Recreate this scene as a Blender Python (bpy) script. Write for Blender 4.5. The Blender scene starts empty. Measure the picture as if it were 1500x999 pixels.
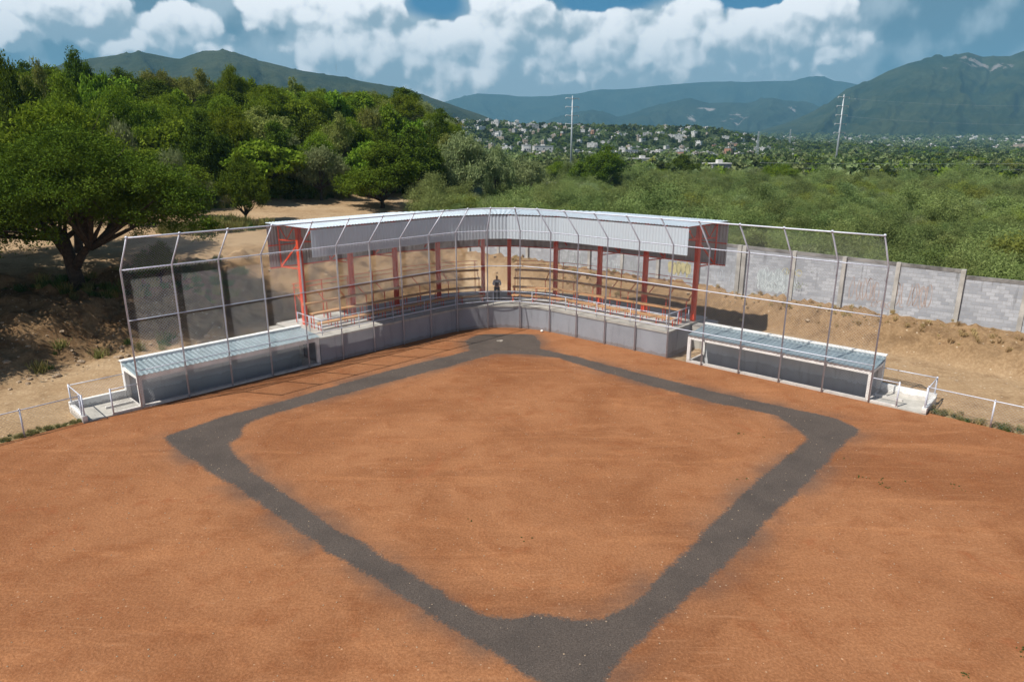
import bpy, bmesh, math, random
import numpy as np
from mathutils import Vector, Matrix, Quaternion
random.seed(7); rng=np.random.default_rng(7)
R_=math.radians
sc=bpy.context.scene; col=sc.collection
# ------------------------------------------------------------------ camera
H=11.2; PITCH=R_(15.9); CP,SP=math.cos(PITCH),math.sin(PITCH)
cam=bpy.data.cameras.new('camera'); cam.sensor_width=36; cam.lens=24.0; cam.clip_start=.5; cam.clip_end=60000
co=bpy.data.objects.new('camera',cam); col.objects.link(co); co.location=(0,0,H); co.rotation_euler=(R_(90)-PITCH,0,0); sc.camera=co
def at(px,py,D):       # survey helper: a sight line from the drone at camera depth D, as a world point
    r=(px-750)/1000.; d=(py-499.5)/1000.
    return Vector((r*D,(CP-SP*d)*D,H-(SP+CP*d)*D))
def gp(px,py,z=0):
    r=(px-750)/1000.; d=(py-499.5)/1000.; k=(H-z)/(SP+CP*d)
    return (r*k,(CP-SP*d)*k)
# ------------------------------------------------------------------ noise
def _h(ix,iy,s):
    n=(ix*374761393+iy*668265263+s*974634777)&0x7fffffff
    n=((n^(n>>13))*1274126177)&0x7fffffff
    return ((n^(n>>16))&0xffff)/65535.
def vn(x,y,s=0):
    x=np.asarray(x,float); y=np.asarray(y,float)
    ix=np.floor(x).astype(np.int64); iy=np.floor(y).astype(np.int64); fx=x-ix; fy=y-iy
    fx=fx*fx*(3-2*fx); fy=fy*fy*(3-2*fy)
    return (_h(ix,iy,s)*(1-fx)+_h(ix+1,iy,s)*fx)*(1-fy)+(_h(ix,iy+1,s)*(1-fx)+_h(ix+1,iy+1,s)*fx)*fy
def fbm(x,y,o=4,s=0,r=.5):
    t=0;a=1;n=0
    for i in range(o):
        t=t+a*vn(np.asarray(x)*2**i+i*17.3,np.asarray(y)*2**i-i*9.1,s+i); n+=a; a*=r
    return t/n-.5
def ss(a,b,x):
    t=np.clip((x-a)/(b-a),0,1); return t*t*(3-2*t)
# ------------------------------------------------------------------ object helpers
def tag(o,label=None,cat=None,group=None,kind=None):
    if label:o['label']=label
    if cat:o['category']=cat
    if group:o['group']=group
    if kind:o['kind']=kind
    return o
def empty(name,loc=(0,0,0),rz=0,**k):
    o=bpy.data.objects.new(name,None); o.empty_display_size=.3; col.objects.link(o); o.location=loc; o.rotation_euler=(0,0,rz); return tag(o,**k)
def link(name,me,mat=None,parent=None,**k):
    o=bpy.data.objects.new(name,me); col.objects.link(o)
    if mat and not me.materials: me.materials.append(mat)
    if parent: o.parent=parent
    return tag(o,**k)
def npmesh(name,v,f,smooth=False,attrs=None):
    me=bpy.data.meshes.new(name); v=np.asarray(v,np.float32); f=np.asarray(f,np.int32)
    n,k=f.shape
    me.vertices.add(len(v)); me.vertices.foreach_set('co',v.ravel())
    me.loops.add(n*k); me.loops.foreach_set('vertex_index',f.ravel())
    me.polygons.add(n); me.polygons.foreach_set('loop_start',np.arange(0,n*k,k,dtype=np.int32)); me.polygons.foreach_set('loop_total',np.full(n,k,np.int32))
    if smooth: me.polygons.foreach_set('use_smooth',np.ones(n,bool))
    for an,(dom,arr) in (attrs or {}).items():
        a=me.attributes.new(an,'FLOAT',dom); a.data.foreach_set('value',np.asarray(arr,np.float32).ravel())
    me.update(calc_edges=True); return me
class MB:
    def __init__(s): s.v=[]; s.f=[]
    def add(s,vs,fs):
        b=len(s.v); s.v+= [tuple(p) for p in vs]; s.f+=[tuple(b+i for i in f) for f in fs]; return s
    def hexa(s,p):  # 8 points: bottom 0-3 ccw, top 4-7
        return s.add(p,[(0,3,2,1),(4,5,6,7),(0,1,5,4),(1,2,6,5),(2,3,7,6),(3,0,4,7)])
    def box(s,a,b):
        x0,y0,z0=a;x1,y1,z1=b
        return s.hexa([(x0,y0,z0),(x1,y0,z0),(x1,y1,z0),(x0,y1,z0),(x0,y0,z1),(x1,y0,z1),(x1,y1,z1),(x0,y1,z1)])
    def beam(s,p,q,w,h=None,up=(0,0,1)):
        h=h or w; p=Vector(p);q=Vector(q); d=(q-p).normalized(); u=Vector(up)
        if abs(d.dot(u))>.98: u=Vector((1,0,0)) if len(up)==3 and abs(d.x)<.9 else Vector((0,1,0))
        a=d.cross(u).normalized()*w/2; b=a.cross(d).normalized()*h/2
        return s.hexa([p-a-b,p+a-b,p+a+b,p-a+b,q-a-b,q+a-b,q+a+b,q-a+b])
    def tube(s,pts,rad,n=8,cap=True):
        pts=[Vector(p) for p in pts]; b=len(s.v); m=len(pts)
        if not hasattr(rad,'__len__'): rad=[rad]*m
        ref=Vector((0.31,.17,.93))
        for i,p in enumerate(pts):
            d=(pts[min(i+1,m-1)]-pts[max(i-1,0)]).normalized()
            if abs(d.dot(ref))>.97: rf=Vector((1,0,0))
            else: rf=ref
            a=d.cross(rf).normalized(); c=d.cross(a)
            for k in range(n):
                t=2*math.pi*k/n; s.v.append(tuple(p+(a*math.cos(t)+c*math.sin(t))*rad[i]))
        for i in range(m-1):
            for k in range(n):
                k2=(k+1)%n; s.f.append((b+i*n+k,b+i*n+k2,b+(i+1)*n+k2,b+(i+1)*n+k))
        if cap:
            s.f.append(tuple(b+k for k in range(n))[::-1]); s.f.append(tuple(b+(m-1)*n+k for k in range(n)))
        return s
    def build(s,name,mat,parent=None,smooth=False,bevel=0,**k):
        me=bpy.data.meshes.new(name); me.from_pydata(s.v,[],s.f); me.update()
        if smooth: me.polygons.foreach_set('use_smooth',[True]*len(me.polygons))
        o=link(name,me,mat,parent,**k)
        if bevel:
            m=o.modifiers.new('bevel','BEVEL'); m.width=bevel; m.segments=1; m.limit_method='ANGLE'
        return o
# ------------------------------------------------------------------ materials
def lin(r,g,b): return tuple(((c/255.)/12.92 if c/255.<.04045 else ((c/255.+.055)/1.055)**2.4) for c in (r,g,b))+(1,)
class NT:
    def __init__(s,nt): s.t=nt
    def n(s,typ,**kw):
        nd=s.t.nodes.new(typ)
        for k,v in kw.items():
            if k.startswith('i_'):
                key=k[2:]; key=int(key) if key.isdigit() else key.replace('_',' ')
                if hasattr(v,'is_output') or isinstance(v,bpy.types.NodeSocket): s.t.links.new(v,nd.inputs[key])
                else: nd.inputs[key].default_value=v
            else: setattr(nd,k,v)
        return nd
    def l(s,a,b): s.t.links.new(a,b)
    def math(s,op,a,b=None,c=None,clamp=False):
        nd=s.t.nodes.new('ShaderNodeMath'); nd.operation=op; nd.use_clamp=clamp
        for i,v in enumerate((a,b,c)):
            if v is None: continue
            if isinstance(v,bpy.types.NodeSocket): s.t.links.new(v,nd.inputs[i])
            else: nd.inputs[i].default_value=v
        return nd.outputs[0]
    def mix(s,f,a,b,blend='MIX'):
        nd=s.t.nodes.new('ShaderNodeMix'); nd.data_type='RGBA'; nd.blend_type=blend
        for i,v in ((0,f),(6,a),(7,b)):
            if isinstance(v,bpy.types.NodeSocket): s.t.links.new(v,nd.inputs[i])
            else: nd.inputs[i].default_value=v if i==0 else (tuple(v) if len(v)==4 else tuple(v)+(1,))
        return nd.outputs[2]
    def ramp(s,f,lo,hi,clamp=True):
        nd=s.t.nodes.new('ShaderNodeMapRange'); nd.clamp=clamp; nd.interpolation_type='SMOOTHSTEP'
        s.t.links.new(f,nd.inputs[0]); nd.inputs[1].default_value=lo; nd.inputs[2].default_value=hi
        return nd.outputs[0]
    def noise(s,vec,scale,detail=4,rough=.55,dist=0):
        nd=s.t.nodes.new('ShaderNodeTexNoise'); s.t.links.new(vec,nd.inputs['Vector']); nd.inputs['Scale'].default_value=scale
        nd.inputs['Detail'].default_value=detail; nd.inputs['Roughness'].default_value=rough; nd.inputs['Distortion'].default_value=dist
        return nd.outputs[0]
def newmat(name):
    m=bpy.data.materials.new(name); m.use_nodes=True; t=NT(m.node_tree); b=m.node_tree.nodes['Principled BSDF']; return m,t,b
def simple(name,c,rough=.6,metal=0,var=.12,scale=6,bump=0,spec=.5):
    m,t,b=newmat(name); tc=t.n('ShaderNodeTexCoord').outputs['Object']
    n=t.noise(tc,scale,5,.6); f=t.ramp(n,.3,.7)
    c=tuple(c[:3]); lo=tuple(x*(1-var) for x in c); hi=tuple(min(1,x*(1+var)) for x in c)
    t.l(t.mix(f,lo,hi),b.inputs['Base Color']); b.inputs['Roughness'].default_value=rough; b.inputs['Metallic'].default_value=metal
    b.inputs['Specular IOR Level'].default_value=spec
    if bump:
        bp=t.n('ShaderNodeBump',i_Strength=bump,i_Distance=.02,i_Height=t.noise(tc,scale*6,4)); t.l(bp.outputs[0],b.inputs['Normal'])
    return m
M={}
M['galv']=simple('galvanised_steel',(.58,.61,.70),.5,.1,.15,20)
M['wire']=simple('galvanised_wire',(.40,.40,.42),.5,.4,.1,20)
M['red']=simple('red_orange_paint',(.64,.060,.014),.45,0,.12,5)
M['wood']=simple('varnished_plank',(.50,.27,.12),.5,0,.22,9)
M['conc']=simple('pale_concrete',(.42,.40,.36),.85,0,.15,2,.3)
M['white']=simple('white_paint',(.80,.79,.76),.6,0,.08,2,.1)
M['grey']=simple('grey_wall_paint',(.29,.305,.34),.7,0,.07,.8,.15)
M['bluewall']=simple('blue_grey_wall_paint',(.72,.76,.79),.7,0,.08,.8,.1)
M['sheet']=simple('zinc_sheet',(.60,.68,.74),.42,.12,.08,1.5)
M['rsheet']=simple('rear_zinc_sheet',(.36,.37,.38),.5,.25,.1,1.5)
M['fascia']=simple('pale_fascia_sheet',(.46,.52,.56),.45,.15,.08,1.2)
M['dsheet']=simple('dugout_roof_sheet',(.29,.36,.39),.45,.3,.1,2)
M['dusty']=simple('dusty_rubber',(.27,.235,.20),.8,0,.4,8); m,t,b=newmat('pale_translucent_sheet'); tr=t.n('ShaderNodeBsdfTranslucent'); tr.inputs[0].default_value=(.84,.90,.95,1); mx=t.n('ShaderNodeMixShader'); mx.inputs[0].default_value=.45
b.inputs['Base Color'].default_value=(.74,.82,.88,1); b.inputs['Roughness'].default_value=.4; t.l(b.outputs[0],mx.inputs[1]); t.l(tr.outputs[0],mx.inputs[2]); t.l(mx.outputs[0],m.node_tree.nodes['Material Output'].inputs[0]); M['fascia']=m
M['ball']=simple('white_leather',(.75,.73,.68),.6)
M['pole']=simple('weathered_steel_pole',(.42,.46,.48),.5,.3,.1,1)
M['rock']=simple('pale_rock',(.33,.245,.165),.9,0,.3,3,.4)
M['bark']=simple('bark',(.055,.040,.030),.95,0,.4,6,.8)
M['skin']=simple('skin',(.28,.15,.10),.6); M['shirt']=simple('light_shirt',(.42,.46,.52),.8); M['vest']=simple('dark_vest',(.02,.022,.03),.8)
M['pants']=simple('dark_trousers',(.025,.03,.04),.8); M['hair']=simple('black_hair',(.01,.01,.01),.7); M['shoe']=simple('dark_shoe',(.02,.018,.016),.6)
M['darkpit']=simple('brown_floor',(.14,.10,.07),.9)  # sunken dugout floor, dark brown in its own colour

def weather(m,base,streak,c=(.16,.095,.055)):
    t=NT(m.node_tree); b=m.node_tree.nodes['Principled BSDF']; src=b.inputs['Base Color'].links[0].from_socket
    tc=t.n('ShaderNodeTexCoord').outputs['Object']; z=t.n('ShaderNodeSeparateXYZ',i_0=tc).outputs[2]
    n=t.noise(tc,3.5,6,.7); f=t.math('MULTIPLY',t.math('LESS_THAN',z,t.math('MULTIPLY_ADD',n,.55,-.10)),base)
    c1=t.mix(f,src,c)
    st=t.noise(t.n('ShaderNodeMapping',i_Vector=tc,i_Scale=(1.6,1.6,.18)).outputs[0],2.2,5,.72)
    c2=t.mix(t.math('MULTIPLY',t.ramp(st,.52,.70),streak),c1,t.mix(1,c1,(.52,.50,.47),'MULTIPLY'))
    pt=t.noise(tc,.7,4,.6); c3=t.mix(t.math('MULTIPLY',t.ramp(pt,.5,.6),streak*.5),c2,t.mix(1,c2,(.75,.75,.74),'MULTIPLY'))
    t.l(c3,b.inputs['Base Color'])
weather(M['grey'],.45,.5); weather(M['white'],.35,.35); weather(M['bluewall'],.25,.35); weather(M['conc'],.0,.5); weather(M['dsheet'],0,.5,(.2,.12,.07)); weather(M['sheet'],0,.3); weather(M['galv'],.2,.25)
def leafmat(name,c,c2,trans=.3,var=.35):
    m=bpy.data.materials.new(name); m.use_nodes=True; nt=m.node_tree; nt.nodes.clear(); t=NT(nt)
    at_=t.n('ShaderNodeAttribute',attribute_name='tint').outputs['Fac']
    rnd=t.n('ShaderNodeObjectInfo').outputs['Random']
    cc=t.mix(at_,c,c2); 
    hv=t.n('ShaderNodeHueSaturation'); t.l(cc,hv.inputs['Color'])
    t.l(t.math('MULTIPLY_ADD',rnd,var,1-var/2),hv.inputs['Value']); t.l(t.math('MULTIPLY_ADD',rnd,.03,.485),hv.inputs['Hue'])
    d=t.n('ShaderNodeBsdfDiffuse'); t.l(hv.outputs[0],d.inputs[0])
    tr=t.n('ShaderNodeBsdfTranslucent'); t.l(hv.outputs[0],tr.inputs[0])
    mx=t.n('ShaderNodeMixShader'); mx.inputs[0].default_value=trans; t.l(d.outputs[0],mx.inputs[1]); t.l(tr.outputs[0],mx.inputs[2])
    o=t.n('ShaderNodeOutputMaterial'); t.l(mx.outputs[0],o.inputs[0]); return m
M['leaf']=leafmat('mesquite_leaves',(.100,.155,.012),(.205,.260,.028),.28)
M['leafpale']=leafmat('pale_grey_leaves',(.19,.24,.095),(.30,.35,.165))
M['leafbright']=leafmat('bright_green_leaves',(.12,.205,.016),(.22,.31,.034),.28)
M['leafdark']=leafmat('dark_green_leaves',(.055,.092,.011),(.110,.155,.020),.22)
M['leafolive']=leafmat('olive_leaves',(.18,.21,.045),(.27,.29,.085))
M['scrub']=leafmat('feathery_scrub_leaves',(.150,.200,.055),(.275,.330,.120),.28,.4)
M['scrubdark']=leafmat('deep_scrub_leaves',(.10,.14,.040),(.185,.235,.085),.25,.4)
M['scrubyellow']=leafmat('yellowish_scrub_leaves',(.16,.20,.035),(.26,.30,.075),.3,.4)
M['farleaf']=leafmat('far_wood_leaves',(.060,.092,.026),(.125,.155,.052),.25,.9)
M['yleaf']=leafmat('yellow_green_leaves',(.14,.17,.02),(.22,.25,.04))
M['grass']=leafmat('dry_grass',(.16,.17,.05),(.30,.27,.11),.3)
M['straw']=leafmat('straw_grass',(.34,.24,.11),(.50,.38,.20),.2)
M['weed']=leafmat('green_weed',(.06,.10,.03),(.11,.16,.05))

def dirt_nodes(t,pos):
    n1=t.noise(pos,.16,5,.6,.6); n2=t.noise(pos,.9,6,.65,.3); n3=t.noise(pos,14,5,.7)
    c=t.mix(t.ramp(n1,.30,.62),(.325,.138,.062),(.455,.213,.102))
    c=t.mix(t.math('MULTIPLY',t.ramp(n2,.46,.72),.55),c,(.31,.115,.046))
    st=t.noise(t.n('ShaderNodeMapping',i_Vector=pos,i_Rotation=(0,0,.5),i_Scale=(.22,1.3,1)).outputs[0],.6,5,.65,1.2)
    c=t.mix(t.math('MULTIPLY',t.ramp(st,.5,.72),.5),c,(.56,.26,.12))
    n5=t.noise(pos,4.2,5,.7,.5)
    c=t.mix(t.math('MULTIPLY',t.ramp(n5,.55,.75),.30),c,(.28,.10,.042))
    c=t.mix(t.math('MULTIPLY',t.ramp(n3,.38,.68),.55),t.mix(1,c,(.58,.54,.5),'MULTIPLY'),c)
    vo=t.n('ShaderNodeTexVoronoi',i_Scale=3.4,i_Vector=pos); vo.inputs['Randomness'].default_value=1
    sp=t.math('LESS_THAN',vo.outputs['Distance'],.085)
    sp2=t.math('GREATER_THAN',t.noise(pos,1.3,2),.5)
    c=t.mix(t.math('MULTIPLY',t.math('MULTIPLY',sp,sp2),.45),c,(.62,.42,.27))
    vo2=t.n('ShaderNodeTexVoronoi',i_Scale=11.,i_Vector=pos)
    c=t.mix(t.math('MULTIPLY',t.math('LESS_THAN',vo2.outputs['Distance'],.12),.30),c,(.60,.33,.19))
    n7=t.noise(pos,.42,5,.7,1.5); c=t.mix(t.math('MULTIPLY',t.ramp(n7,.58,.70),.45),c,(.25,.078,.03))
    dr=t.noise(t.n('ShaderNodeMapping',i_Vector=pos,i_Rotation=(0,0,-.75),i_Scale=(.35,1.8,1)).outputs[0],1.0,5,.7,2.2); c=t.mix(t.math('MULTIPLY',t.ramp(dr,.54,.74),.22),c,(.53,.28,.15))
    hgt=t.math('ADD',t.math('MULTIPLY',n2,1.0),t.math('MULTIPLY',n3,.30))
    return c,hgt
def mk_field():
    m,t,b=newmat('orange_dirt'); pos=t.n('ShaderNodeNewGeometry').outputs['Position']
    c,h=dirt_nodes(t,pos); t.l(c,b.inputs['Base Color']); b.inputs['Roughness'].default_value=.95; b.inputs['Specular IOR Level'].default_value=.1
    bp=t.n('ShaderNodeBump',i_Strength=.8,i_Distance=.11,i_Height=h); t.l(bp.outputs[0],b.inputs['Normal']); return m
M['field']=mk_field()
def mk_path():
    m,t,b=newmat('grey_gravel_path'); pos=t.n('ShaderNodeNewGeometry').outputs['Position']
    c,h=dirt_nodes(t,pos)
    a=t.n('ShaderNodeAttribute',attribute_name='edge').outputs['Fac']   # metres inside the gravel
    n=t.noise(pos,1.0,6,.65); nf=t.noise(pos,9,4,.7)
    e=t.math('ADD',a,t.math('MULTIPLY',t.math('SUBTRACT',n,.5),.5)); e=t.math('ADD',e,t.math('MULTIPLY',t.math('SUBTRACT',nf,.5),.45))
    soft=t.noise(pos,.35,3,.5)
    core=t.ramp(e,-.21,.03)
    wisp=t.math('MULTIPLY',t.ramp(e,-1.0,.0),t.math('MULTIPLY',t.ramp(soft,.40,.64),.6))
    f=t.math('MAXIMUM',core,wisp)
    g1=t.noise(pos,25,4,.8); g2=t.noise(pos,.7,5,.6)
    g=t.mix(t.ramp(g1,.3,.7),(.058,.046,.039),(.132,.107,.091)); g=t.mix(t.math('MULTIPLY',t.ramp(g2,.4,.7),.4),g,(.05,.042,.038))
    vo=t.n('ShaderNodeTexVoronoi',i_Scale=8.,i_Vector=pos)
    g=t.mix(t.math('MULTIPLY',t.math('LESS_THAN',vo.outputs['Distance'],.07),.6),g,(.30,.26,.22))
    t.l(t.mix(f,c,g),b.inputs['Base Color']); b.inputs['Roughness'].default_value=.95; b.inputs['Specular IOR Level'].default_value=.15
    bp=t.n('ShaderNodeBump',i_Strength=.8,i_Distance=.08,i_Height=t.math('ADD',h,t.math('MULTIPLY',g1,.4))); t.l(bp.outputs[0],b.inputs['Normal']); return m
M['path']=mk_path()
def mk_ground():
    m,t,b=newmat('ground_soil'); pos=t.n('ShaderNodeNewGeometry').outputs['Position']
    n1=t.noise(pos,.12,5,.6,.5); n2=t.noise(pos,.9,6,.7,.6); n3=t.noise(pos,7,5,.75)
    c=t.mix(t.ramp(n1,.35,.65),(.47,.335,.20),(.60,.455,.295))
    tk=t.noise(t.n('ShaderNodeMapping',i_Vector=pos,i_Rotation=(0,0,.72),i_Scale=(.10,2.4,1)).outputs[0],.9,5,.65,.5)
    c=t.mix(t.math('MULTIPLY',t.ramp(tk,.50,.68),.35),c,(.37,.25,.145))
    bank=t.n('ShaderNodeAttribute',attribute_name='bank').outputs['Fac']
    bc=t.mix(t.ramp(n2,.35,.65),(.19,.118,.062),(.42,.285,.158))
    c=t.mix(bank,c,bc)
    c=t.mix(t.math('MULTIPLY',t.ramp(n2,.5,.72),.6),c,(.22,.135,.075))
    c=t.mix(t.math('MULTIPLY',t.ramp(n3,.42,.66),.5),t.mix(1,c,(.62,.58,.54),'MULTIPLY'),c)
    vo=t.n('ShaderNodeTexVoronoi',i_Scale=2.2,i_Vector=pos)
    c=t.mix(t.math('MULTIPLY',t.math('LESS_THAN',vo.outputs['Distance'],.10),.7),c,(.52,.42,.30))
    veg=t.n('ShaderNodeAttribute',attribute_name='veg').outputs['Fac']
    vf=t.math('MULTIPLY',veg,1.0); vn_=t.noise(pos,.5,6,.7)
    vm=t.ramp(t.math('ADD',vf,t.math('MULTIPLY',t.math('SUBTRACT',vn_,.5),.9)),.35,.65)
    gc=t.mix(t.ramp(t.noise(pos,1.6,5,.7),.35,.65),(.10,.105,.035),(.22,.19,.08))
    far=t.n('ShaderNodeAttribute',attribute_name='far').outputs['Fac']
    gc=t.mix(far,gc,(.045,.062,.024))
    t.l(t.mix(vm,c,gc),b.inputs['Base Color']); b.inputs['Roughness'].default_value=.95; b.inputs['Specular IOR Level'].default_value=.1
    h=t.math('ADD',t.math('MULTIPLY',n2,.8),t.math('MULTIPLY',n3,.4))
    bp=t.n('ShaderNodeBump',i_Strength=.6,i_Distance=.16,i_Height=h); t.l(bp.outputs[0],b.inputs['Normal']); return m
M['ground']=mk_ground()
def mk_block():
    m,t,b=newmat('grey_block_masonry'); tc=t.n('ShaderNodeTexCoord').outputs['Object']
    s=t.n('ShaderNodeSeparateXYZ',i_0=tc); v=t.n('ShaderNodeCombineXYZ',i_0=s.outputs[0],i_1=s.outputs[2]).outputs[0]
    br=t.n('ShaderNodeTexBrick',i_Vector=v,i_Scale=1.0); br.inputs['Brick Width'].default_value=.4; br.inputs['Row Height'].default_value=.2
    br.inputs['Mortar Size'].default_value=.012; br.inputs['Mortar Smooth'].default_value=.3; br.inputs['Bias'].default_value=0.
    br.inputs['Color1'].default_value=(.31,.325,.36,1); br.inputs['Color2'].default_value=(.47,.485,.52,1); br.inputs['Mortar'].default_value=(.36,.36,.36,1)
    n=t.noise(tc,.35,5,.65); c=t.mix(t.math('MULTIPLY',t.ramp(n,.45,.7),.35),br.outputs[0],(.20,.21,.225))
    st=t.noise(t.n('ShaderNodeMapping',i_Vector=tc,i_Scale=(2.2,1,.25)).outputs[0],1.2,5,.7)
    top=t.ramp(s.outputs[2],1.6,3.4); c=t.mix(t.math('MULTIPLY',t.math('MULTIPLY',t.ramp(st,.55,.7),top),.6),c,(.10,.10,.095))
    c=t.mix(t.math('MULTIPLY',t.ramp(t.noise(tc,12,4),.4,.7),.25),c,(.25,.25,.26))
    t.l(c,b.inputs['Base Color']); b.inputs['Roughness'].default_value=.92
    bp=t.n('ShaderNodeBump',i_Strength=.6,i_Distance=.012,i_Height=br.outputs['Fac']); bp.invert=True; t.l(bp.outputs[0],b.inputs['Normal']); return m
M['block']=mk_block()
M['pillar']=simple('rough_concrete_pillar',(.40,.38,.35),.9,0,.25,1.5,.4)
M['coping']=simple('stained_concrete_coping',(.20,.19,.18),.9,0,.5,1.2,.4)

# ------------------------------------------------------------------ the fence line (two wings and a curved corner)
LD=Vector((.70,.715)).normalized(); LN=Vector((-LD.y,LD.x)); RD=Vector((.749,-.663)).normalized(); RN=Vector((-RD.y,RD.x))
P1=Vector((-16.4,28.3)); P22=Vector((16.2,29.1))
den=LD.x*(-RD.y)-LD.y*(-RD.x); w_=P22-P1
ta=(w_.x*(-RD.y)-w_.y*(-RD.x))/den; CORNER=P1+LD*ta
ang=math.acos(max(-1,min(1,LD.dot(RD)))); RAD=4.75; TL=RAD*math.tan(ang/2)
S1=ta-TL; ARC=RAD*ang; RLEN=(P22-CORNER).length-TL; STOT=S1+ARC+RLEN
CEN=P1+LD*S1-LN*RAD
def path(s,o=0):
    if s<=S1: p=P1+LD*s; n=LN
    elif s<=S1+ARC:
        a=(s-S1)/RAD; c,sn=math.cos(-a),math.sin(-a); n=Vector((LN.x*c-LN.y*sn,LN.x*sn+LN.y*c)); p=CEN+n*RAD
    else: p=P22-RD*(STOT-s); n=RN
    return Vector((p.x+n.x*o,p.y+n.y*o))
def P(s,o,z): q=path(s,o); return Vector((q.x,q.y,z))
NP=22; SPC=STOT/(NP-1); PS=[i*SPC for i in range(NP)]
def srange(s0,s1,step=.5):
    pts=[s0]; 
    k=max(1,int(math.ceil((s1-s0)/step)))
    return [s0+(s1-s0)*i/k for i in range(k+1)]
def strip(mb,s0,s1,o0,o1,z0,z1,step=.5,zf=None):
    ss_=srange(s0,s1,step)
    for a,b in zip(ss_[:-1],ss_[1:]):
        pass
    b0=len(mb.v)
    for s in ss_:
        mb.v+=[tuple(P(s,o0,z0)),tuple(P(s,o1,z0)),tuple(P(s,o1,z1)),tuple(P(s,o0,z1))]
    n=len(ss_)
    for i in range(n-1):
        for k in range(4):
            k2=(k+1)%4; mb.f.append((b0+i*4+k,b0+(i+1)*4+k,b0+(i+1)*4+k2,b0+i*4+k2))
    mb.f.append((b0,b0+1,b0+2,b0+3)); e=b0+(n-1)*4; mb.f.append((e+3,e+2,e+1,e)); return mb

# ------------------------------------------------------------------ terrain
LINEL=P1.dot(LN); LINER=P22.dot(RN)
def hgt(x,y,detail=True):
    x=np.asarray(x,float); y=np.asarray(y,float)
    tL=LN.x*x+LN.y*y-LINEL; tR=RN.x*x+RN.y*y-LINER
    jl=fbm(x*.12,y*.12,3,3)*3.0
    zl=np.interp(tL+jl*ss(4,10,tL),[-1e5,1,7.5,9.3,11.5,16,18,41,78,95,170,420],[0,.0,.10,.55,1.9,3.3,3.6,5.1,14.3,16,11,2])
    B=np.interp(x,[-1,15,27,60],[2.7,2.0,1.6,1.2]); foot=np.interp(x,[-5,5,12,19,24],[7.0,8.8,9.6,9.2,8.2])
    jr=fbm(x*.3,y*.3,3,5)*.7
    tt=tR+jr*ss(3,7,tR)
    u=np.clip((tt-foot)/(11.2-foot),0,1.15); u=np.clip(u,0,1); zr=np.where(tt<foot,0.02*np.clip(tt,0,6),.12+(B-.12)*(.55*ss(0,.42,u)+.45*u))
    zr=np.where(tR>11.9,B+(np.interp(tR,[11.9,40,130,400],[0,-.9,-1.6,-1.6])),zr)
    xc=np.interp(y,[40,60,85,110,150,300],[-5,-5,-7,-8,-12,-30]); wd=np.interp(y,[40,60,90,110,150],[7,7,9,10,14])
    w=ss(-.5,.5,(xc-x)/wd)
    z=zl*w+zr*(1-w)
    # far: low town ridge, valley floor, mountain foot
    d=np.hypot(x,y)
    crest=np.interp(x,[-500,-60,120,280,380,600],[46,40,38,34,14,4]); z=z+crest*np.exp(-((y-1050)/230.)**2)*ss(300,700,y)
    z=np.where(y>1050,z+0,z); z=z+ss(1700,3200,y)*34+ss(900,2300,y)*20*ss(100,450,x)
    far=ss(90,300,d)
    if detail:
        rough=ss(7,10,tL)*(1-ss(17,22,tL))*w+ss(foot-.5,foot+.7,tR)*(1-ss(11.3,11.9,tR))*(1-w)
        z=z+fbm(x*.9,y*.9,4,11)*(.55+.8*(x<-14))*rough*(1-far)+fbm(x*2.6,y*2.6,3,12,.6)*(.75-.05*(x<-14))*rough*(1-far)
        out=ss(.3,2.5,np.maximum(tL,tR)); z=z+fbm(x*.35,y*.35,4,14)*.20*out*(1-far)+fbm(x*1.7,y*1.7,3,15)*.07*out*(1-far)
        z=z+fbm(x*.02,y*.02,3,16)*6*far*ss(200,500,d)
    # pits and platform
    ins=np.maximum(tL,tR)<.35
    z=np.where(ins,-.12,z)
    s_l=(x-P1.x)*LD.x+(y-P1.y)*LD.y; s_r=(x-P22.x)*RD.x+(y-P22.y)*RD.y
    near=((tL>-.3)&(tL<2.7)&(s_l>-3.0)&(s_l<14))|((tR>-.3)&(tR<2.7)&(s_r<3.0)&(s_r>-14))
    z=np.where(near,-.10,z)
    pit=((tL>-.1)&(tL<2.3)&(s_l>-.1)&(s_l<9.2))|((tR>-.1)&(tR<2.3)&(s_r<.1)&(s_r>-9.2))
    z=np.where(pit,-.75,z)
    return z
def gz(x,y): return float(hgt(np.array([x]),np.array([y]))[0])
def axis(lo,hi,f0,f1,step,g=1.12):
    a=list(np.arange(f0,f1+1e-6,step)); s=step; v=f0; L=[]
    while v>lo: s*=g; v-=s; L.append(v)
    s=step; v=f1; Rr=[]
    while v<hi: s*=g; v+=s; Rr.append(v)
    return np.array(L[::-1]+a+Rr)
gx=axis(-9300,9300,-34,33,.26,1.07); gy=axis(-60,11300,22,58,.26,1.05)
X,Y=np.meshgrid(gx,gy); Z=hgt(X,Y)
tL=LN.x*X+LN.y*Y-LINEL; tR=RN.x*X+RN.y*Y-LINER
ny,nx=X.shape
idx=np.arange(nx*ny).reshape(ny,nx)
F_=np.stack([idx[:-1,:-1],idx[:-1,1:],idx[1:,1:],idx[1:,:-1]],-1).reshape(-1,4)
dd_=np.hypot(X,Y)
veg=np.maximum(ss(40,48,tL+fbm(X*.08,Y*.08,3,21)*14)*(1-ss(0,14,X+3)),ss(12.2,14,tR)*ss(-12,-4,X+.05*Y)); veg=np.maximum(veg,ss(120,200,dd_))
veg=np.maximum(veg,.55*np.exp(-((np.maximum(tL,tR)-.5)/.5)**2)*(np.abs(X)>17.5))
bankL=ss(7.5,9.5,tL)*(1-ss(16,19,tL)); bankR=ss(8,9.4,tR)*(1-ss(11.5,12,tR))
bank=np.clip(np.where(X<-4,bankL,bankR*.8),0,1)
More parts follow.
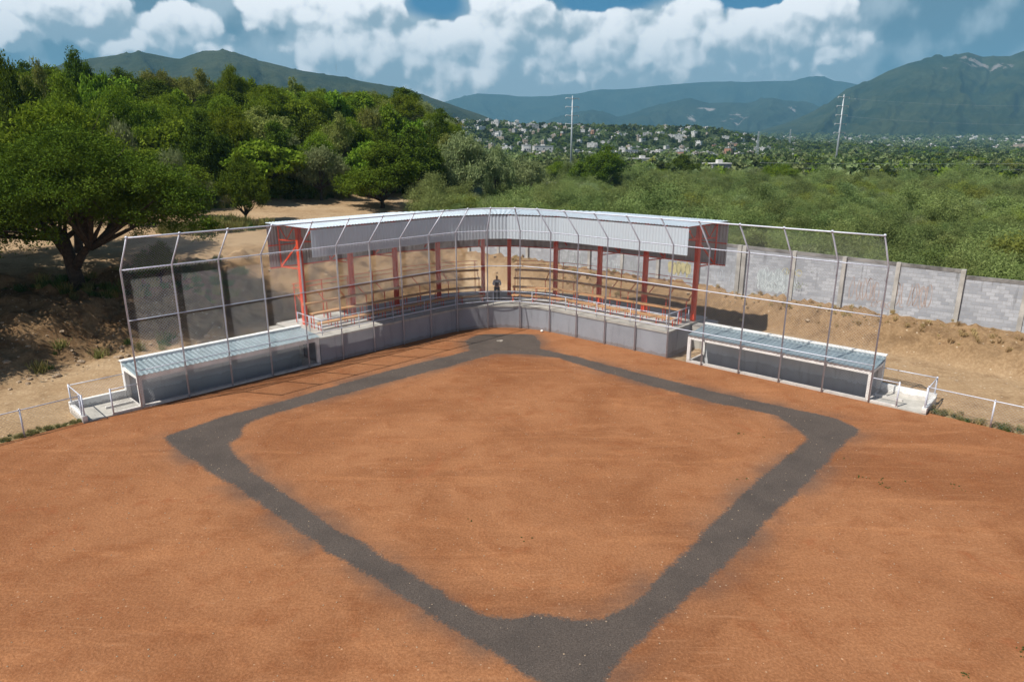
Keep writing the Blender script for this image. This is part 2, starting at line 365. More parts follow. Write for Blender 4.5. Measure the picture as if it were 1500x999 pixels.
g=npmesh('ground',np.stack([X,Y,Z],-1).reshape(-1,3),F_,True,{'veg':('POINT',veg),'bank':('POINT',bank),'far':('POINT',ss(60,160,dd_))})
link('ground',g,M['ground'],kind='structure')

# infield sheet (bounded by the fence line and its low continuations)
def lowL(k): return Vector((-18.15,26.85))+Vector((-.655,-.756))*k
def lowR(k): return Vector((18.1,27.95))+Vector((.716,-.698))*k
edge=[lowL(40),lowL(20),lowL(8),lowL(2),lowL(0)]+[path(s,.10) for s in srange(0,STOT,.8)]+[lowR(0),lowR(3),lowR(10),lowR(20),lowR(40)]
bm=bmesh.new(); vs=[]
poly=[Vector((60,-25))]+[Vector((-60,-25))]
pts=[Vector((-60,lowL(40).y))]+edge+[Vector((60,lowR(40).y))]
loop=[bm.verts.new((p.x,p.y,0)) for p in poly+pts]
bm.faces.new(loop); bmesh.ops.triangulate(bm,faces=bm.faces[:]); me=bpy.data.meshes.new('infield'); bmesh.ops.recalc_face_normals(bm,faces=bm.faces[:]); bm.to_mesh(me); bm.free()
if me.polygons[0].normal.z<0: me.flip_normals()
link('infield',me,M['field'],kind='structure')

# gravel base path
OUT=[(683,500),(695,493),(720,488),(750,487),(780,491),(791,501),(790,511),(850,525),(920,543),(1000,563),(1080,582),(1150,597),(1222,613),(1258,630),(1238,645),(1180,707),(1130,752),(1085,805),(1040,845),(1000,875),(960,915),(920,952),(880,999),(850,1025),(818,1022),(790,999),(740,962),(700,938),(640,905),(580,865),(520,830),(460,790),(395,745),(350,715),(310,690),(270,664),(243,640),(300,620),(350,605),(410,590),(470,572),(550,549),(620,531),(690,514)]
INN=[(725,518),(680,530),(640,541),(560,562),(470,586),(405,604),(365,617),(352,628),(348,640),(334,650),(340,664),(365,690),(420,727),(470,762),(540,806),(600,842),(660,880),(710,903),(745,908),(790,902),(830,908),(885,911),(925,888),(965,850),(1020,797),(1060,755),(1100,715),(1135,685),(1165,662),(1186,643),(1170,628),(1140,608),(1090,598),(1040,588),(960,566),(880,543),(820,524),(780,519)]
OP=np.array([gp(*p) for p in OUT]); IP=np.array([gp(*p) for p in INN])
def sdist(px,py,poly):
    d=np.full(px.shape,1e9); ins=np.zeros(px.shape,bool); n=len(poly)
    for i in range(n):
        a=poly[i]; b=poly[(i+1)%n]; e=b-a; w0=px-a[0]; w1=py-a[1]
        t=np.clip((w0*e[0]+w1*e[1])/(e@e),0,1); d=np.minimum(d,np.hypot(w0-e[0]*t,w1-e[1]*t))
        c=((a[1]>py)!=(b[1]>py)); xx=(b[0]-a[0])*(py-a[1])/((b[1]-a[1]) if b[1]!=a[1] else 1e-9)+a[0]; ins^=(c&(px<xx))
    return np.where(ins,d,-d)
bx=np.arange(-16,17.01,.16); by=np.arange(10.0,41.0,.16); BX,BY=np.meshgrid(bx,by)
E=np.minimum(sdist(BX,BY,OP),-sdist(BX,BY,IP))
ii=np.arange(BX.size).reshape(BX.shape); Q=np.stack([ii[:-1,:-1],ii[:-1,1:],ii[1:,1:],ii[1:,:-1]],-1).reshape(-1,4)
keep=(E.ravel()[Q].max(1)>-1.1); Q=Q[keep]; used=np.unique(Q); mp=-np.ones(BX.size,int); mp[used]=np.arange(len(used))
zz=np.where(E>-1.0,.006,.006)
link('base_path',npmesh('base_path',np.stack([BX,BY,zz],-1).reshape(-1,3)[used],mp[Q],True,{'edge':('POINT',E.ravel()[used])}),M['path'],kind='structure')

# ------------------------------------------------------------------ backstop fence
WR=.0024; PITCHW=.095
def mesh_panel(mb,p0,ux,uy,w,h,pitch=PITCHW,r=WR):
    """chain link: two families of straight wires at 45 degrees clipped to the panel"""
    n=ux.cross(uy).normalized(); st=pitch*math.sqrt(2)
    for sgn,off in ((1,-.002),(-1,.002)):
        c=(-h if sgn==1 else 0)+st*.5
        while c<(w if sgn==1 else w+h):
            # x - y = c (sgn 1) or x + y = c
            if sgn==1: x0=max(0,c); y0=x0-c; x1=min(w,c+h); y1=x1-c
            else: x0=max(0,c-h); y0=c-x0; x1=min(w,c); y1=c-x1
            if x1-x0>.02:
                a=p0+ux*x0+uy*y0+n*off; b=p0+ux*x1+uy*y1+n*off; d=(b-a).normalized(); q=d.cross(n)
                tri=[q*r+n*(-r*.6),q*-r+n*(-r*.6),n*r]
                k=len(mb.v); mb.v+=[tuple(a+t) for t in tri]+[tuple(b+t) for t in tri]
                mb.f+=[(k,k+1,k+4,k+3),(k+1,k+2,k+5,k+4),(k+2,k,k+3,k+5)]
            c+=st
ZB=6.2; ZT=7.68; OV=1.42
fe=empty('backstop_fence',P(0,0,0),label='tall curved chain link backstop on grey posts with its top leaning over the dirt field',cat='fence')
def loc(o,parent): # keep world coordinates under a translated parent
    o.matrix_parent_inverse=Matrix.Translation(-parent.location) if not parent.rotation_euler.z else (Matrix.Translation(parent.location)@Matrix.Rotation(parent.rotation_euler.z,4,'Z')).inverted(); return o
for s in PS:
    mb=MB(); mb.tube([P(s,0,-.02),P(s,0,ZB),P(s,-OV,ZT)],.038,8); loc(mb.build('post',M['galv'],fe,True),fe)
for z,o,r in ((1.78,0,.022),(4.03,0,.024),(ZB,0,.03),(ZT,-OV,.036)):
    mb=MB(); mb.tube([P(s,o-(.05 if z<6 else 0),z) for s in (PS)],r,8); loc(mb.build('rail',M['galv'],fe,True),fe)
for s in PS:
    mb=MB(); q=P(s,-OV,ZT); mb.tube([q-Vector((0,0,.0)),q+Vector((0,0,.03)),q+Vector((0,0,.075))],[.06,.065,.03],8); loc(mb.build('post_cap',M['galv'],fe,True),fe)
for a,b in zip(PS[:-1],PS[1:]):
    mb=MB(); p=P(a,-.05,.03); q=P(b,-.05,.03); ux=(q-p); w=ux.length; ux.normalize(); mesh_panel(mb,p,ux,Vector((0,0,1)),w,ZB-.03)
    p=P(a,0,ZB); q=P(b,0,ZB); t=P(a,-OV,ZT); ux=(q-p); w=ux.length; ux.normalize(); uy=(t-p); h=uy.length; uy.normalize(); uy=(uy-ux*uy.dot(ux)).normalized(); mesh_panel(mb,p,ux,uy,w,h)
    loc(mb.build('chain_link_mesh',M['wire'],fe),fe)

# low fences beyond the dugouts
def low_fence(name,fn,n,sp,label,first=0):
    f=empty(name,(*fn(0),0),label=label,cat='fence')
    hh=1.15; pts=[fn(first+i*sp) for i in range(n)]
    for q in pts:
        mb=MB().tube([(q.x,q.y,-.05),(q.x,q.y,hh+.03)],.033,8); mb.tube([(q.x,q.y,hh+.02),(q.x,q.y,hh+.07)],[.04,.02],8); loc(mb.build('post',M['galv'],f,True),f)
    mb=MB().tube([(q.x,q.y,hh) for q in pts],.022,8); loc(mb.build('rail',M['galv'],f,True),f)
    for a,b in zip(pts[:-1],pts[1:]):
        mb=MB(); p=Vector((a.x,a.y,.03)); ux=Vector((b.x-a.x,b.y-a.y,0)); w=ux.length; ux.normalize(); mesh_panel(mb,p,ux,Vector((0,0,1)),w,hh-.03); loc(mb.build('chain_link_mesh',M['wire'],f),f)
low_fence('boundary_fence',lowL,9,2.1,'low chain link fence running off from the left dugout along the dirt field')
low_fence('boundary_fence',lowR,9,2.42,'low chain link fence running off from the right dugout beside the sandy track')

# ------------------------------------------------------------------ dugouts
def corr(mb,fa,fb,n,amp,th=.004):
    """corrugated sheet between two rails fa(t), fb(t); ribs every two steps"""
    b=len(mb.v)
    for i in range(n+1):
        t=i/n; k=amp if (i%4) in (1,2) else 0
        a=fa(t,k); c=fb(t,k); mb.v+=[tuple(a),tuple(c)]
    for i in range(n): mb.f.append((b+2*i,b+2*i+1,b+2*i+3,b+2*i+2))
    return mb
def thicken(o,t):
    m=o.modifiers.new('solid','SOLIDIFY'); m.thickness=t; m.offset=0
def dugout(name,s0,s1,outer,label,left):
    """s0..s1 along the fence line; outer = +1 if the open entry end is at s1, -1 at s0"""
    d=empty(name,P((s0+s1)/2,0,0),label=label,cat='dugout')
    L=lambda o: loc(o,d)
    o0,o1=.12,2.0; zt0,zt1=1.50,1.60
    mb=MB(); strip(mb,s0,s1,o1-.02,o1+.18,-.7,1.74,2); L(mb.build('back_wall',M['bluewall'],d))
    mb=MB(); strip(mb,s0-.04,s1+.04,o1-.06,o1+.24,1.742,1.80,2); L(mb.build('wall_coping',M['white'],d))
    mb=MB(); strip(mb,s0,s1,o0-.05,o0+.17,-.6,.10,2); L(mb.build('kerb',M['white'],d))
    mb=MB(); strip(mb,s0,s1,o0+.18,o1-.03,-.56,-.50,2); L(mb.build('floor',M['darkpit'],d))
    mb=MB(); strip(mb,s0,s1,o0-.02,o0+.12,1.29,1.50,2); L(mb.build('front_beam',M['white'],d))
    for s in (s0,s1):
        e=.18 if s==s0 else -.18; a,b=min(s,s+e),max(s,s+e)
        mb=MB(); strip(mb,a,b,o0-.02,o0+.12,.102,1.288,2); L(mb.build('front_post',M['white'],d))
        mb=MB(); strip(mb,a,b,o0+.122,o1-.022,1.36,1.49,2); L(mb.build('side_beam',M['white'],d))
        mb=MB(); strip(mb,a,b,o1-.14,o1-.022,.0,1.355,2); L(mb.build('rear_post',M['white'],d))
    n=int((s1-s0)/.055)
    mb=MB(); corr(mb,lambda t,k:P(s0-.03+(s1-s0+.06)*t,o0-.10,1.515+k),lambda t,k:P(s0-.03+(s1-s0+.06)*t,o1-.03,1.66+k),n,.03)
    r=L(mb.build('roof',M['dsheet'],d)); thicken(r,.006)
    for s in (s0,s1):
        a,b=(s,s+.1) if s==s0 else (s-.1,s); mb=MB(); strip(mb,a,b,o0+.172,o1-.022,-.6,.05,2); L(mb.build('pit_wall',M['white'],d))
    # entry pad with low walls and rails on the outer side
    so=s1 if outer>0 else s0; e0=so+outer*.02; e1=so+outer*2.3
    a,b=min(e0,e1),max(e0,e1)
    pad=empty('entry_platform',P((a+b)/2,0,0),label='white edged entry pad with chain link rails beside the '+('left' if left else 'right')+' dugout',cat='platform')
    LL=lambda o: loc(o,pad)
    mb=MB(); strip(mb,a,b,.02,1.9,-.15,.06,3); LL(mb.build('slab',M['conc'],pad))
    mb=MB(); strip(mb,a,b,1.902,2.10,-.15,.42,3); LL(mb.build('low_wall',M['white'],pad))
    ow=(e1-.18,e1) if outer>0 else (e1,e1+.18)
    mb=MB(); strip(mb,ow[0],ow[1],.0,1.9,.061,.30,3); LL(mb.build('low_wall',M['white'],pad))
    k0=(e0+outer*.02,e0+outer*1.15); k0=(min(k0),max(k0))
    mb=MB(); strip(mb,k0[0],k0[1],.03,.16,.061,.13,3); LL(mb.build('kerb',M['white'],pad))
    mb=MB(); strip(mb,k0[0],k0[1],.95,1.05,.061,.16,3); LL(mb.build('kerb',M['white'],pad))
    hh=1.18; g0=e1-outer*.09
    for (s,o) in ((g0,0.06),(g0,1.98),(e0+outer*1.1,.06)):
        mb=MB().tube([P(s,o,.0),P(s,o,hh+.05)],.034,8); LL(mb.build('post',M['galv'],pad,True))
    for pa,pb in (((g0,.06),(g0,1.98)),((g0,1.98),(e0,1.98)),((e0,.06),(e0+outer*1.1,.06))):
        A=P(pa[0],pa[1],hh); B_=P(pb[0],pb[1],hh); mb=MB().tube([A,B_],.021,8); LL(mb.build('rail',M['galv'],pad,True))
        mb=MB(); z0=.45 if pa[1]>1 and pb[1]>1 else (.32 if pa[0]==pb[0] else .14); ux=B_-A; w=ux.length; ux.normalize(); mesh_panel(mb,Vector((A.x,A.y,z0)),ux,Vector((0,0,1)),w,hh-z0); LL(mb.build('chain_link_mesh',M['wire'],pad))
dugout('dugout',.0,8.95,-1,'long low left dugout with teal sheet roof below the shaded bank',True)
dugout('dugout',34.05,STOT,1,'long low right dugout with white front beam beside the sandy track',False)

# ------------------------------------------------------------------ grandstand
W0,W1=9.0,32.85; ZP=1.45
gs=empty('grandstand',P(21,2,0),label='curved grandstand with red columns, zinc roof and grey front wall',cat='grandstand')
G=lambda o: loc(o,gs)
mb=MB(); strip(mb,W0,W1,.10,.30,-.1,ZP-.10,.5); G(mb.build('front_wall',M['grey'],gs))
mb=MB(); strip(mb,W0-.05,W1+.05,.06,4.75,ZP-.098,ZP,.5); G(mb.build('platform',M['conc'],gs))
mb=MB(); strip(mb,W0,W1,4.4,4.6,-.1,ZP-.10,.5); G(mb.build('rear_wall',M['grey'],gs))
for s in (W0,W1):
    a,b=(s,s+.2) if s==W0 else (s-.2,s); mb=MB(); strip(mb,a,b,.302,4.398,-.1,ZP-.10,1); G(mb.build('side_wall',M['grey'],gs))
FN=[0.,17.9,20.75,21.8,24.75,43.2]
def PF(s,o,z):
    for a,b in zip(FN[:-1],FN[1:]):
        if s<=b or b==FN[-1]:
            p=P(a,o,z); q=P(b,o,z); return p.lerp(q,(s-a)/(b-a))
def stripf(mb,s0,s1,o0,o1,z0,z1):
    L=[s0]+[f for f in FN if s0<f<s1]+[s1]; b0=len(mb.v)
    for s in L: mb.v+=[tuple(PF(s,o0,z0)),tuple(PF(s,o1,z0)),tuple(PF(s,o1,z1)),tuple(PF(s,o0,z1))]
    n=len(L)
    for i in range(n-1):
        for k in range(4):
            k2=(k+1)%4; mb.f.append((b0+i*4+k,b0+(i+1)*4+k,b0+(i+1)*4+k2,b0+i*4+k2))
    mb.f.append((b0,b0+1,b0+2,b0+3)); e=b0+(n-1)*4; mb.f.append((e+3,e+2,e+1,e)); return mb
CS=[9.95,13.15,16.35,18.85,20.7,21.75,23.65,26.1,29.4,32.7]; OC=3.25
for s in CS:
    u=P(s+.5,OC,0)-P(s-.5,OC,0); u.normalize()
    mb=MB()
    q=lambda o,z,du=0: P(s,o,z)+u*du
    for du in (-.09,.09): mb.beam(q(OC,ZP,du),q(OC,6.9,du),.06,.24,up=tuple(u.cross(Vector((0,0,1)))))
    mb.beam(q(OC,ZP,0),q(OC,6.9,0),.118,.12,up=tuple(u.cross(Vector((0,0,1)))))
    z=ZP+.02
    while z<6.9: 
        mb.beam(q(OC-.126,z,0),q(OC-.126,z+.14,0),.24,.012,up=tuple(u.cross(Vector((0,0,1))))); z+=.95
    G(mb.build('column',M['red'],gs))
    t=MB()
    ch=.07
    t.beam(q(.75,6.98),q(5.55,6.93),ch); t.beam(q(.75,6.35),q(5.55,6.05),ch)
    for k in range(6):
        o=.8+k*.95; o2=o+.95; zt=6.96; zb=lambda o:6.35-.0625*(o-.75)
        if k%2==0: t.beam(q(o,zb(o)),q(min(o2,5.5),zt),.05)
        else: t.beam(q(o,zt),q(min(o2,5.5),zb(o2)),.05)
    t.beam(q(5.5,6.93),q(5.5,4.50),.08); t.beam(q(OC+.1,6.0),q(5.46,4.52),.075); t.beam(q(OC+.1,4.62),q(5.5,4.50),.06)
    t.beam(q(.75,6.98),q(.75,5.7),.05)
    G(t.build('truss',M['red'],gs))
R0,R1=9.2,33.45
def pipe(s0,s1,o,z,w,name,mat,step=.5):
    mb=MB(); stripf(mb,s0,s1,o-w/2,o+w/2,z-w/2,z+w/2); G(mb.build(name,mat,gs))
pipe(R0,R1,5.56,4.47,.07,'purlin',M['red']); pipe(R0,R1,5.56,5.75,.06,'purlin',M['red']); pipe(R0,R1,5.50,6.87,.06,'purlin',M['red'])
pipe(R0,R1,.80,6.90,.07,'purlin',M['red']); pipe(R0+.3,R1-.3,.80,5.78,.05,'purlin',M['red']); pipe(R0,R1,3.1,7.02,.05,'purlin',M['red'])
n=int((R1-R0)/.048)
mb=MB(); corr(mb,lambda t,k:PF(R0+(R1-R0)*t,.62,7.13+k),lambda t,k:PF(R0+(R1-R0)*t,5.72,7.03+k),n,.03); thicken(G(mb.build('roof_sheet',M['sheet'],gs)),.005)
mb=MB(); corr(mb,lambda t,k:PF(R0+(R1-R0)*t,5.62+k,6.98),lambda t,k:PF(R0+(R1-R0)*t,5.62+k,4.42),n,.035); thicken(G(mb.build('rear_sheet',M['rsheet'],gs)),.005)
mb=MB(); corr(mb,lambda t,k:PF(R0+.05+(R1-R0-.1)*t,.66+k,7.05),lambda t,k:PF(R0+.05+(R1-R0-.1)*t,.66+k,5.62),n,.02); thicken(G(mb.build('front_sheet',M['fascia'],gs)),.005)
# guard rail along the platform front
gr=empty('guard_rail',P(21,.5,ZP),label='thin grey pipe rail along the front edge of the grandstand platform',cat='railing'); Gr=lambda o: loc(o,gr)
pl=[P(W0+.35,3.0,ZP+.85)]+[P(s,.42,ZP+.85) for s in srange(W0+.35,W1-.3,.7)]+[P(W1-.3,3.0,ZP+.85)]
mb=MB().tube(pl,.024,8); Gr(mb.build('rail',M['galv'],gr,True))
pl2=[p-Vector((0,0,.42)) for p in pl]; mb=MB().tube(pl2,.018,8); Gr(mb.build('rail',M['galv'],gr,True))
for s in srange(W0+.35,W1-.3,2.4):
    Gr(MB().tube([P(s,.42,ZP),P(s,.42,ZP+.85)],.022,8).build('post',M['galv'],gr,True))
for s in (W0+.35,W1-.3):
    for o in (1.7,2.98): Gr(MB().tube([P(s,o,ZP),P(s,o,ZP+.85)],.022,8).build('post',M['galv'],gr,True))

def bench_row(parent,s0,s1,o,z,w,lz,front=True,rear=True,step=1.05,brace=None):
    for k,oo in enumerate((o,o+w/2+.01)):
        mb=MB(); strip(mb,s0,s1,oo,oo+w/2-.01,z-.085,z,.5); loc(mb.build('seat_plank',M['wood'],parent,bevel=.006),parent)
    n=int(round((s1-s0)/step))
    for i in range(n+1):
        s=s0+.06+(s1-s0-.12)*i/n; mb=MB()
        if front: mb.beam(P(s,o+.03,lz),P(s,o+.03,z-.087),.045)
        if rear: mb.beam(P(s,o+w-.03,lz),P(s,o+w-.03,z-.087),.045)
        mb.beam(P(s,o+.05,z-.105),P(s,o+w-.05,z-.105),.04)
        if brace: mb.beam(P(s,o+w*.6,z-.09),P(s,brace[0],brace[1]),.04)
        loc(mb.build('leg',M['red'],parent),parent)
for (s0,s1,nm) in ((9.75,20.55,'left'),(21.95,32.5,'right')):
    b=empty('front_bench',P((s0+s1)/2,1.5,ZP),label='lowest single bench of orange planks at the front of the %s wing of the grandstand'%nm,cat='bench')
    bench_row(b,s0,s1,1.30,ZP+.43,.34,ZP)
    b=empty('bleacher',P((s0+s1)/2,2.8,ZP),label='three stepped plank rows on red frames in the %s wing of the grandstand'%nm,cat='bleacher')
    bench_row(b,s0,s1,2.0,ZP+.85,.34,ZP)
    bench_row(b,s0,s1,2.80,ZP+1.28,.32,ZP,True,False,1.4)
    bench_row(b,s0,s1,3.50,ZP+1.72,.34,ZP,False,False,1.4,(3.0,ZP+1.24))
    for z in (2.25,2.0):
        mb=MB(); mb.tube([P(s,4.05,ZP+z) for s in srange(s0,s1,.7)],.02,6); loc(mb.build('back_rail',M['red'],b,True),b)
    for s in srange(s0+.1,s1-.1,1.9):
        mb=MB(); mb.beam(P(s,4.05,ZP),P(s,4.05,ZP+2.25),.045); loc(mb.build('back_post',M['red'],b),b)
        
# steps beside the platform
def steps(name,s0,s1,n,label):
    st=empty(name,P(s0,3,0),label=label,cat='steps')
    for i in range(n):
        a=s0+(s1-s0)*i/n; b=s0+(s1-s0)*(i+1)/n; z=ZP-.12-(ZP-.1)*i/n; mb=MB(); strip(mb,min(a,b)+.002,max(a,b),2.75,4.7,-.1,z,1); loc(mb.build('step',M['conc'],st),st)
steps('concrete_steps',W0-.06,W0-2.3,4,'pale concrete steps down behind the left dugout')
steps('concrete_steps',W1+.06,W1+3.6,5,'shaded concrete steps down behind the right dugout')

# home plate and ball
hp=MB(); c=Vector(gp(733,500)); w=.18
pts=[(-w,w),(w,w),(w,-.0),(0,-w),(-w,0)]; ca,sa=math.cos(.4),math.sin(.4)
v=[(c.x+(x*ca-y*sa),c.y+(x*sa+y*ca)) for x,y in pts]
hp.v=[(x,y,.007) for x,y in v]+[(x,y,.035) for x,y in v]; hp.f=[(4,3,2,1,0),(5,6,7,8,9)]+[(i,(i+1)%5,5+(i+1)%5,5+i) for i in range(5)]
hp.build('home_plate',M['dusty'],label='small white home plate in the grey gravel circle before the grandstand',cat='home plate')
q=gp(793.7,486.5); bm=bmesh.new(); bmesh.ops.create_icosphere(bm,subdivisions=3,radius=.09)
for v_ in bm.verts: v_.co.z*=.85; v_.co*=1+.06*math.sin(v_.co.x*40)
me=bpy.data.meshes.new('ball'); bm.to_mesh(me); bm.free(); o=link('ball',me,M['ball'],label='small white ball lying on the dirt at the foot of the right front wall',cat='ball'); o.location=(q[0],q[1],.075)

# ------------------------------------------------------------------ block wall
WA=Vector((27.2,35.3)); WC=Vector((-1,58)); WD=(WA-WC).normalized(); WN=Vector((WD.y,-WD.x))   # WD to the right, WN toward camera side
if WN.dot(Vector((0,-1)))<0: WN=-WN
def wall_s(px): # where the sight line at this column meets the wall line (metres from WC)
    k=(px-750)/1000.; 
    best=0;bd=1e9
    for i in range(-1000,6500):
        s=i*.01; q=WC+WD*s; dep=q.y*CP+(H-2)*SP; e=abs(q.x/dep-k)
        if e<bd: bd=e;best=s
    return best
pil=[wall_s(x) for x in (731,774,818,864,911,964,1022,1086,1158,1230,1307,1400,1493)]
spw=pil[-1]-pil[-2]; pil=[pil[0]-3.3*k for k in range(1,0,-1)]+pil+[pil[-1]+spw*k for k in range(1,7)]
bw=empty('block_wall',(WC.x,WC.y,0),math.atan2(WD.y,WD.x),label='long grey concrete block wall with graffiti at the top of the dirt bank',cat='wall')
def wtop(s): return float(np.interp(s,[-30,0,pil[8],pil[12]],[5.9,5.35,4.93,4.68]))
def wl(mb,name,mat): return mb.build(name,mat,bw)
step_at=pil[12]
sgn=-1 # local y: negative = toward camera
for i,(a,b) in enumerate(zip(pil[:-1],pil[1:])):
    drop=.30 if a>=step_at-.01 else 0
    za,zb=wtop(a)-drop,wtop(b)-drop
    if a>step_at+3: za-=.0; zb-=.0
    mb=MB(); mb.hexa([(a+.001,-.07,.0),(b-.001,-.07,.0),(b-.001,.07,.0),(a+.001,.07,.0),(a+.001,-.07,za-.2),(b-.001,-.07,zb-.2),(b-.001,.07,zb-.2),(a+.001,.07,za-.2)]); wl(mb,'wall_panel',M['block'])
    mb=MB(); mb.hexa([(a,-.085,za-.198),(b,-.085,zb-.198),(b,.085,zb-.198),(a,.085,za-.198),(a,-.085,za),(b,-.085,zb),(b,.085,zb),(a,.085,za)]); wl(mb,'coping',M['coping'])
for i,s in enumerate(pil):
    zt=wtop(s)+.012; ws=[(s-.11,s+.11)]
    if i==8: ws=[(s-.42,s-.16),(s-.10,s+.16)]
    for a,b in ws:
        mb=MB(); mb.box((a,-.24 if i%2==0 else -.15,0),(b,.12,zt-.0)); wl(mb,'pillar',M['pillar'])
# graffiti: painted strokes a few millimetres thick on the panels
def paint(name,c,var=.15): 
    m=simple(name,c,.8,0,var,3); return m
def stroke(mb,pts,w):
    pts=[Vector(p) for p in pts]; n=len(pts); b=len(mb.v)
    for i,p in enumerate(pts):
        d=(pts[min(i+1,n-1)]-pts[max(i-1,0)]); d.normalize(); q=Vector((-d.y,d.x))*w*.5*(.65+.35*math.sin(i*1.3+1))
        mb.v+=[(p.x+q.x,-.074,p.y+q.y),(p.x-q.x,-.074,p.y-q.y)]
    for i in range(n-1): mb.f.append((b+2*i,b+2*i+1,b+2*i+3,b+2*i+2))
def blobs(mb,cx,cz,w,h,n,seed,y=-.0725):
    r=random.Random(seed)
    for k in range(n):
        x=cx+(k+.5-n/2)*w/n; rx=w/n*.62; rz=h*.5*(.8+.3*r.random()); z=cz+r.uniform(-.08,.08)*h; b=len(mb.v); m=22
        for j in range(m):
            a=2*math.pi*j/m; e=1+.16*math.sin(3*a+r.random()*2)+.08*math.sin(5*a+k); mb.v.append((x+rx*e*math.cos(a),y-.0006*(k%3),z+rz*e*math.sin(a)))
        mb.f.append(tuple(range(b,b+m)))
def arc(cx,cz,rx,rz,a0,a1,n=14): return [(cx+rx*math.cos(a0+(a1-a0)*i/n),cz+rz*math.sin(a0+(a1-a0)*i/n)) for i in range(n+1)]
def scrib(mb,cx,cz,w,h,n,seed,sw,letters=True):
    r=random.Random(seed)
    for k in range(n):
        x=cx+(k+.5-n/2)*w/n; 
        stroke(mb,arc(x,cz+r.uniform(-.1,.1)*h,w/n*.5,h*.45,r.uniform(0,6),r.uniform(0,6)+5,18),sw)
        if letters: stroke(mb,[(x+r.uniform(-.3,.3)*w/n,cz-h*.4),(x+r.uniform(-.3,.3)*w/n,cz),(x+r.uniform(-.3,.3)*w/n,cz+h*.4)],sw)
GY=paint('yellow_spray',(.46,.41,.22)); GD=paint('dark_spray',(.12,.12,.10)); GW=paint('pale_blue_spray',(.50,.55,.56)); GP=paint('faded_orange_spray',(.38,.30,.27)); GB=paint('pale_spray_line',(.42,.45,.50)); GG=paint('grey_green_spray',(.26,.29,.28))
def zc(s,py,D=None):
    q=WC+WD*s; D=q.y*CP+(H-3)*SP; d=(py-499.5)/1000.; return H-(SP+CP*d)*(q.y/(CP-SP*d))
s=wall_s(994); z=zc(s,393); mb=MB(); blobs(mb,s,z,1.65,1.0,5,1); wl(mb,'graffiti',GY); mb=MB(); scrib(mb,s,z,1.6,.85,5,2,.045,False); wl(mb,'graffiti',GD)
s=wall_s(1136); z=zc(s,410); mb=MB(); blobs(mb,s-.1,z+.1,2.2,1.15,4,3); blobs(mb,s+.1,z-.55,2.0,.6,5,9); wl(mb,'graffiti',paint('washed_blue_white_spray',(.38,.42,.44))); mb=MB(); scrib(mb,s,z,2.5,1.4,7,4,.07); scrib(mb,s+.1,z-.4,2.2,.8,8,44,.05); wl(mb,'graffiti',GW)
mb=MB(); scrib(mb,s+.9,z+.6,1.2,.45,3,5,.05); wl(mb,'graffiti',GY)
for cpx,cy,w,h,n_,sd in ((1262,425,1.7,1.5,5,6),(1333,432,1.9,1.5,6,7),(1290,445,1.2,.5,3,12)):
    s=wall_s(cpx); mb=MB(); scrib(mb,s,zc(s,cy),w,h,n_,sd,.06); wl(mb,'graffiti',GP)
for cpx,cy,w,h,n_,sd,mm in ((1062,405,1.8,.8,5,8,GB),(790,385,2.0,1.0,5,10,GB),(840,378,2.2,1.2,5,11,GG),(890,388,2.0,1.0,5,13,GW),(936,392,1.6,1.0,4,14,GG)):
    s=wall_s(cpx); mb=MB(); scrib(mb,s,zc(s,cy),w,h,n_,sd,.06); wl(mb,'graffiti',mm)

# ------------------------------------------------------------------ foliage
def leaves(cen,crad,per,ls,asp,seed,clumptint,flat=.6,up=.7):
    r=np.random.default_rng(seed); n=len(cen)*per
    c=np.repeat(cen,per,0); cr=np.repeat(crad,per)
    off=r.normal(size=(n,3))*.55; off[:,2]*=flat
    p=c+off*cr[:,None]
    nr=r.normal(size=(n,3)); nr[:,2]=nr[:,2]+up; nr/=np.linalg.norm(nr,axis=1)[:,None]
    a=np.cross(nr,r.normal(size=(n,3))); a/=np.linalg.norm(a,axis=1)[:,None]; b=np.cross(nr,a)
    L=ls*r.uniform(.6,1.4,n)[:,None]; w=L/asp
    v=np.stack([p-a*L*.5,p+b*w*.5,p+a*L*.5,p-b*w*.5],1).reshape(-1,3)
    f=np.arange(n*4).reshape(n,4)
    tint=np.clip(np.repeat(clumptint,per)+r.normal(size=n)*.18,0,1)
    return v,f,tint
def crown_mesh(name,mat,seed,R,Hc,z0,lobes,clumps,per,ls,asp=1.8,flat=.6,crs=(.10,.17),low=-.25,droop=0):
    r=np.random.default_rng(seed); L=[]
    for i in range(lobes):
        a=2*math.pi*(i+r.uniform(-.3,.3))/lobes; q=r.uniform(.35,.62) if i<lobes*.7 else r.uniform(0,.3)
        zc_=r.uniform(.25,.55) if i<lobes*.7 else r.uniform(.5,.72)
        L.append((math.cos(a)*q*R,math.sin(a)*q*R,z0+Hc*zc_,R*r.uniform(.30,.46),Hc*r.uniform(.24,.36)))
    L=np.array(L); pick=r.integers(0,lobes,clumps); l=L[pick]
    d=r.normal(size=(clumps,3)); d/=np.linalg.norm(d,axis=1)[:,None]; d[:,2]=np.where(d[:,2]<low,-d[:,2],d[:,2])
    q=r.uniform(0,1,clumps)**.30
    c=np.stack([l[:,0]+d[:,0]*l[:,3]*q,l[:,1]+d[:,1]*l[:,3]*q,l[:,2]+d[:,2]*l[:,4]*q],1)
    c[:,2]-=droop*np.maximum(0,(np.hypot(c[:,0],c[:,1])/R-.5))*Hc
    cr=R*r.uniform(crs[0],crs[1],clumps)
    v,f,t=leaves(c,cr,per,ls,asp,seed+1,r.uniform(.15,.85,clumps),flat)
    me=npmesh(name,v,f,False,{'tint':('FACE',t)}); me.materials.append(mat); return me,L
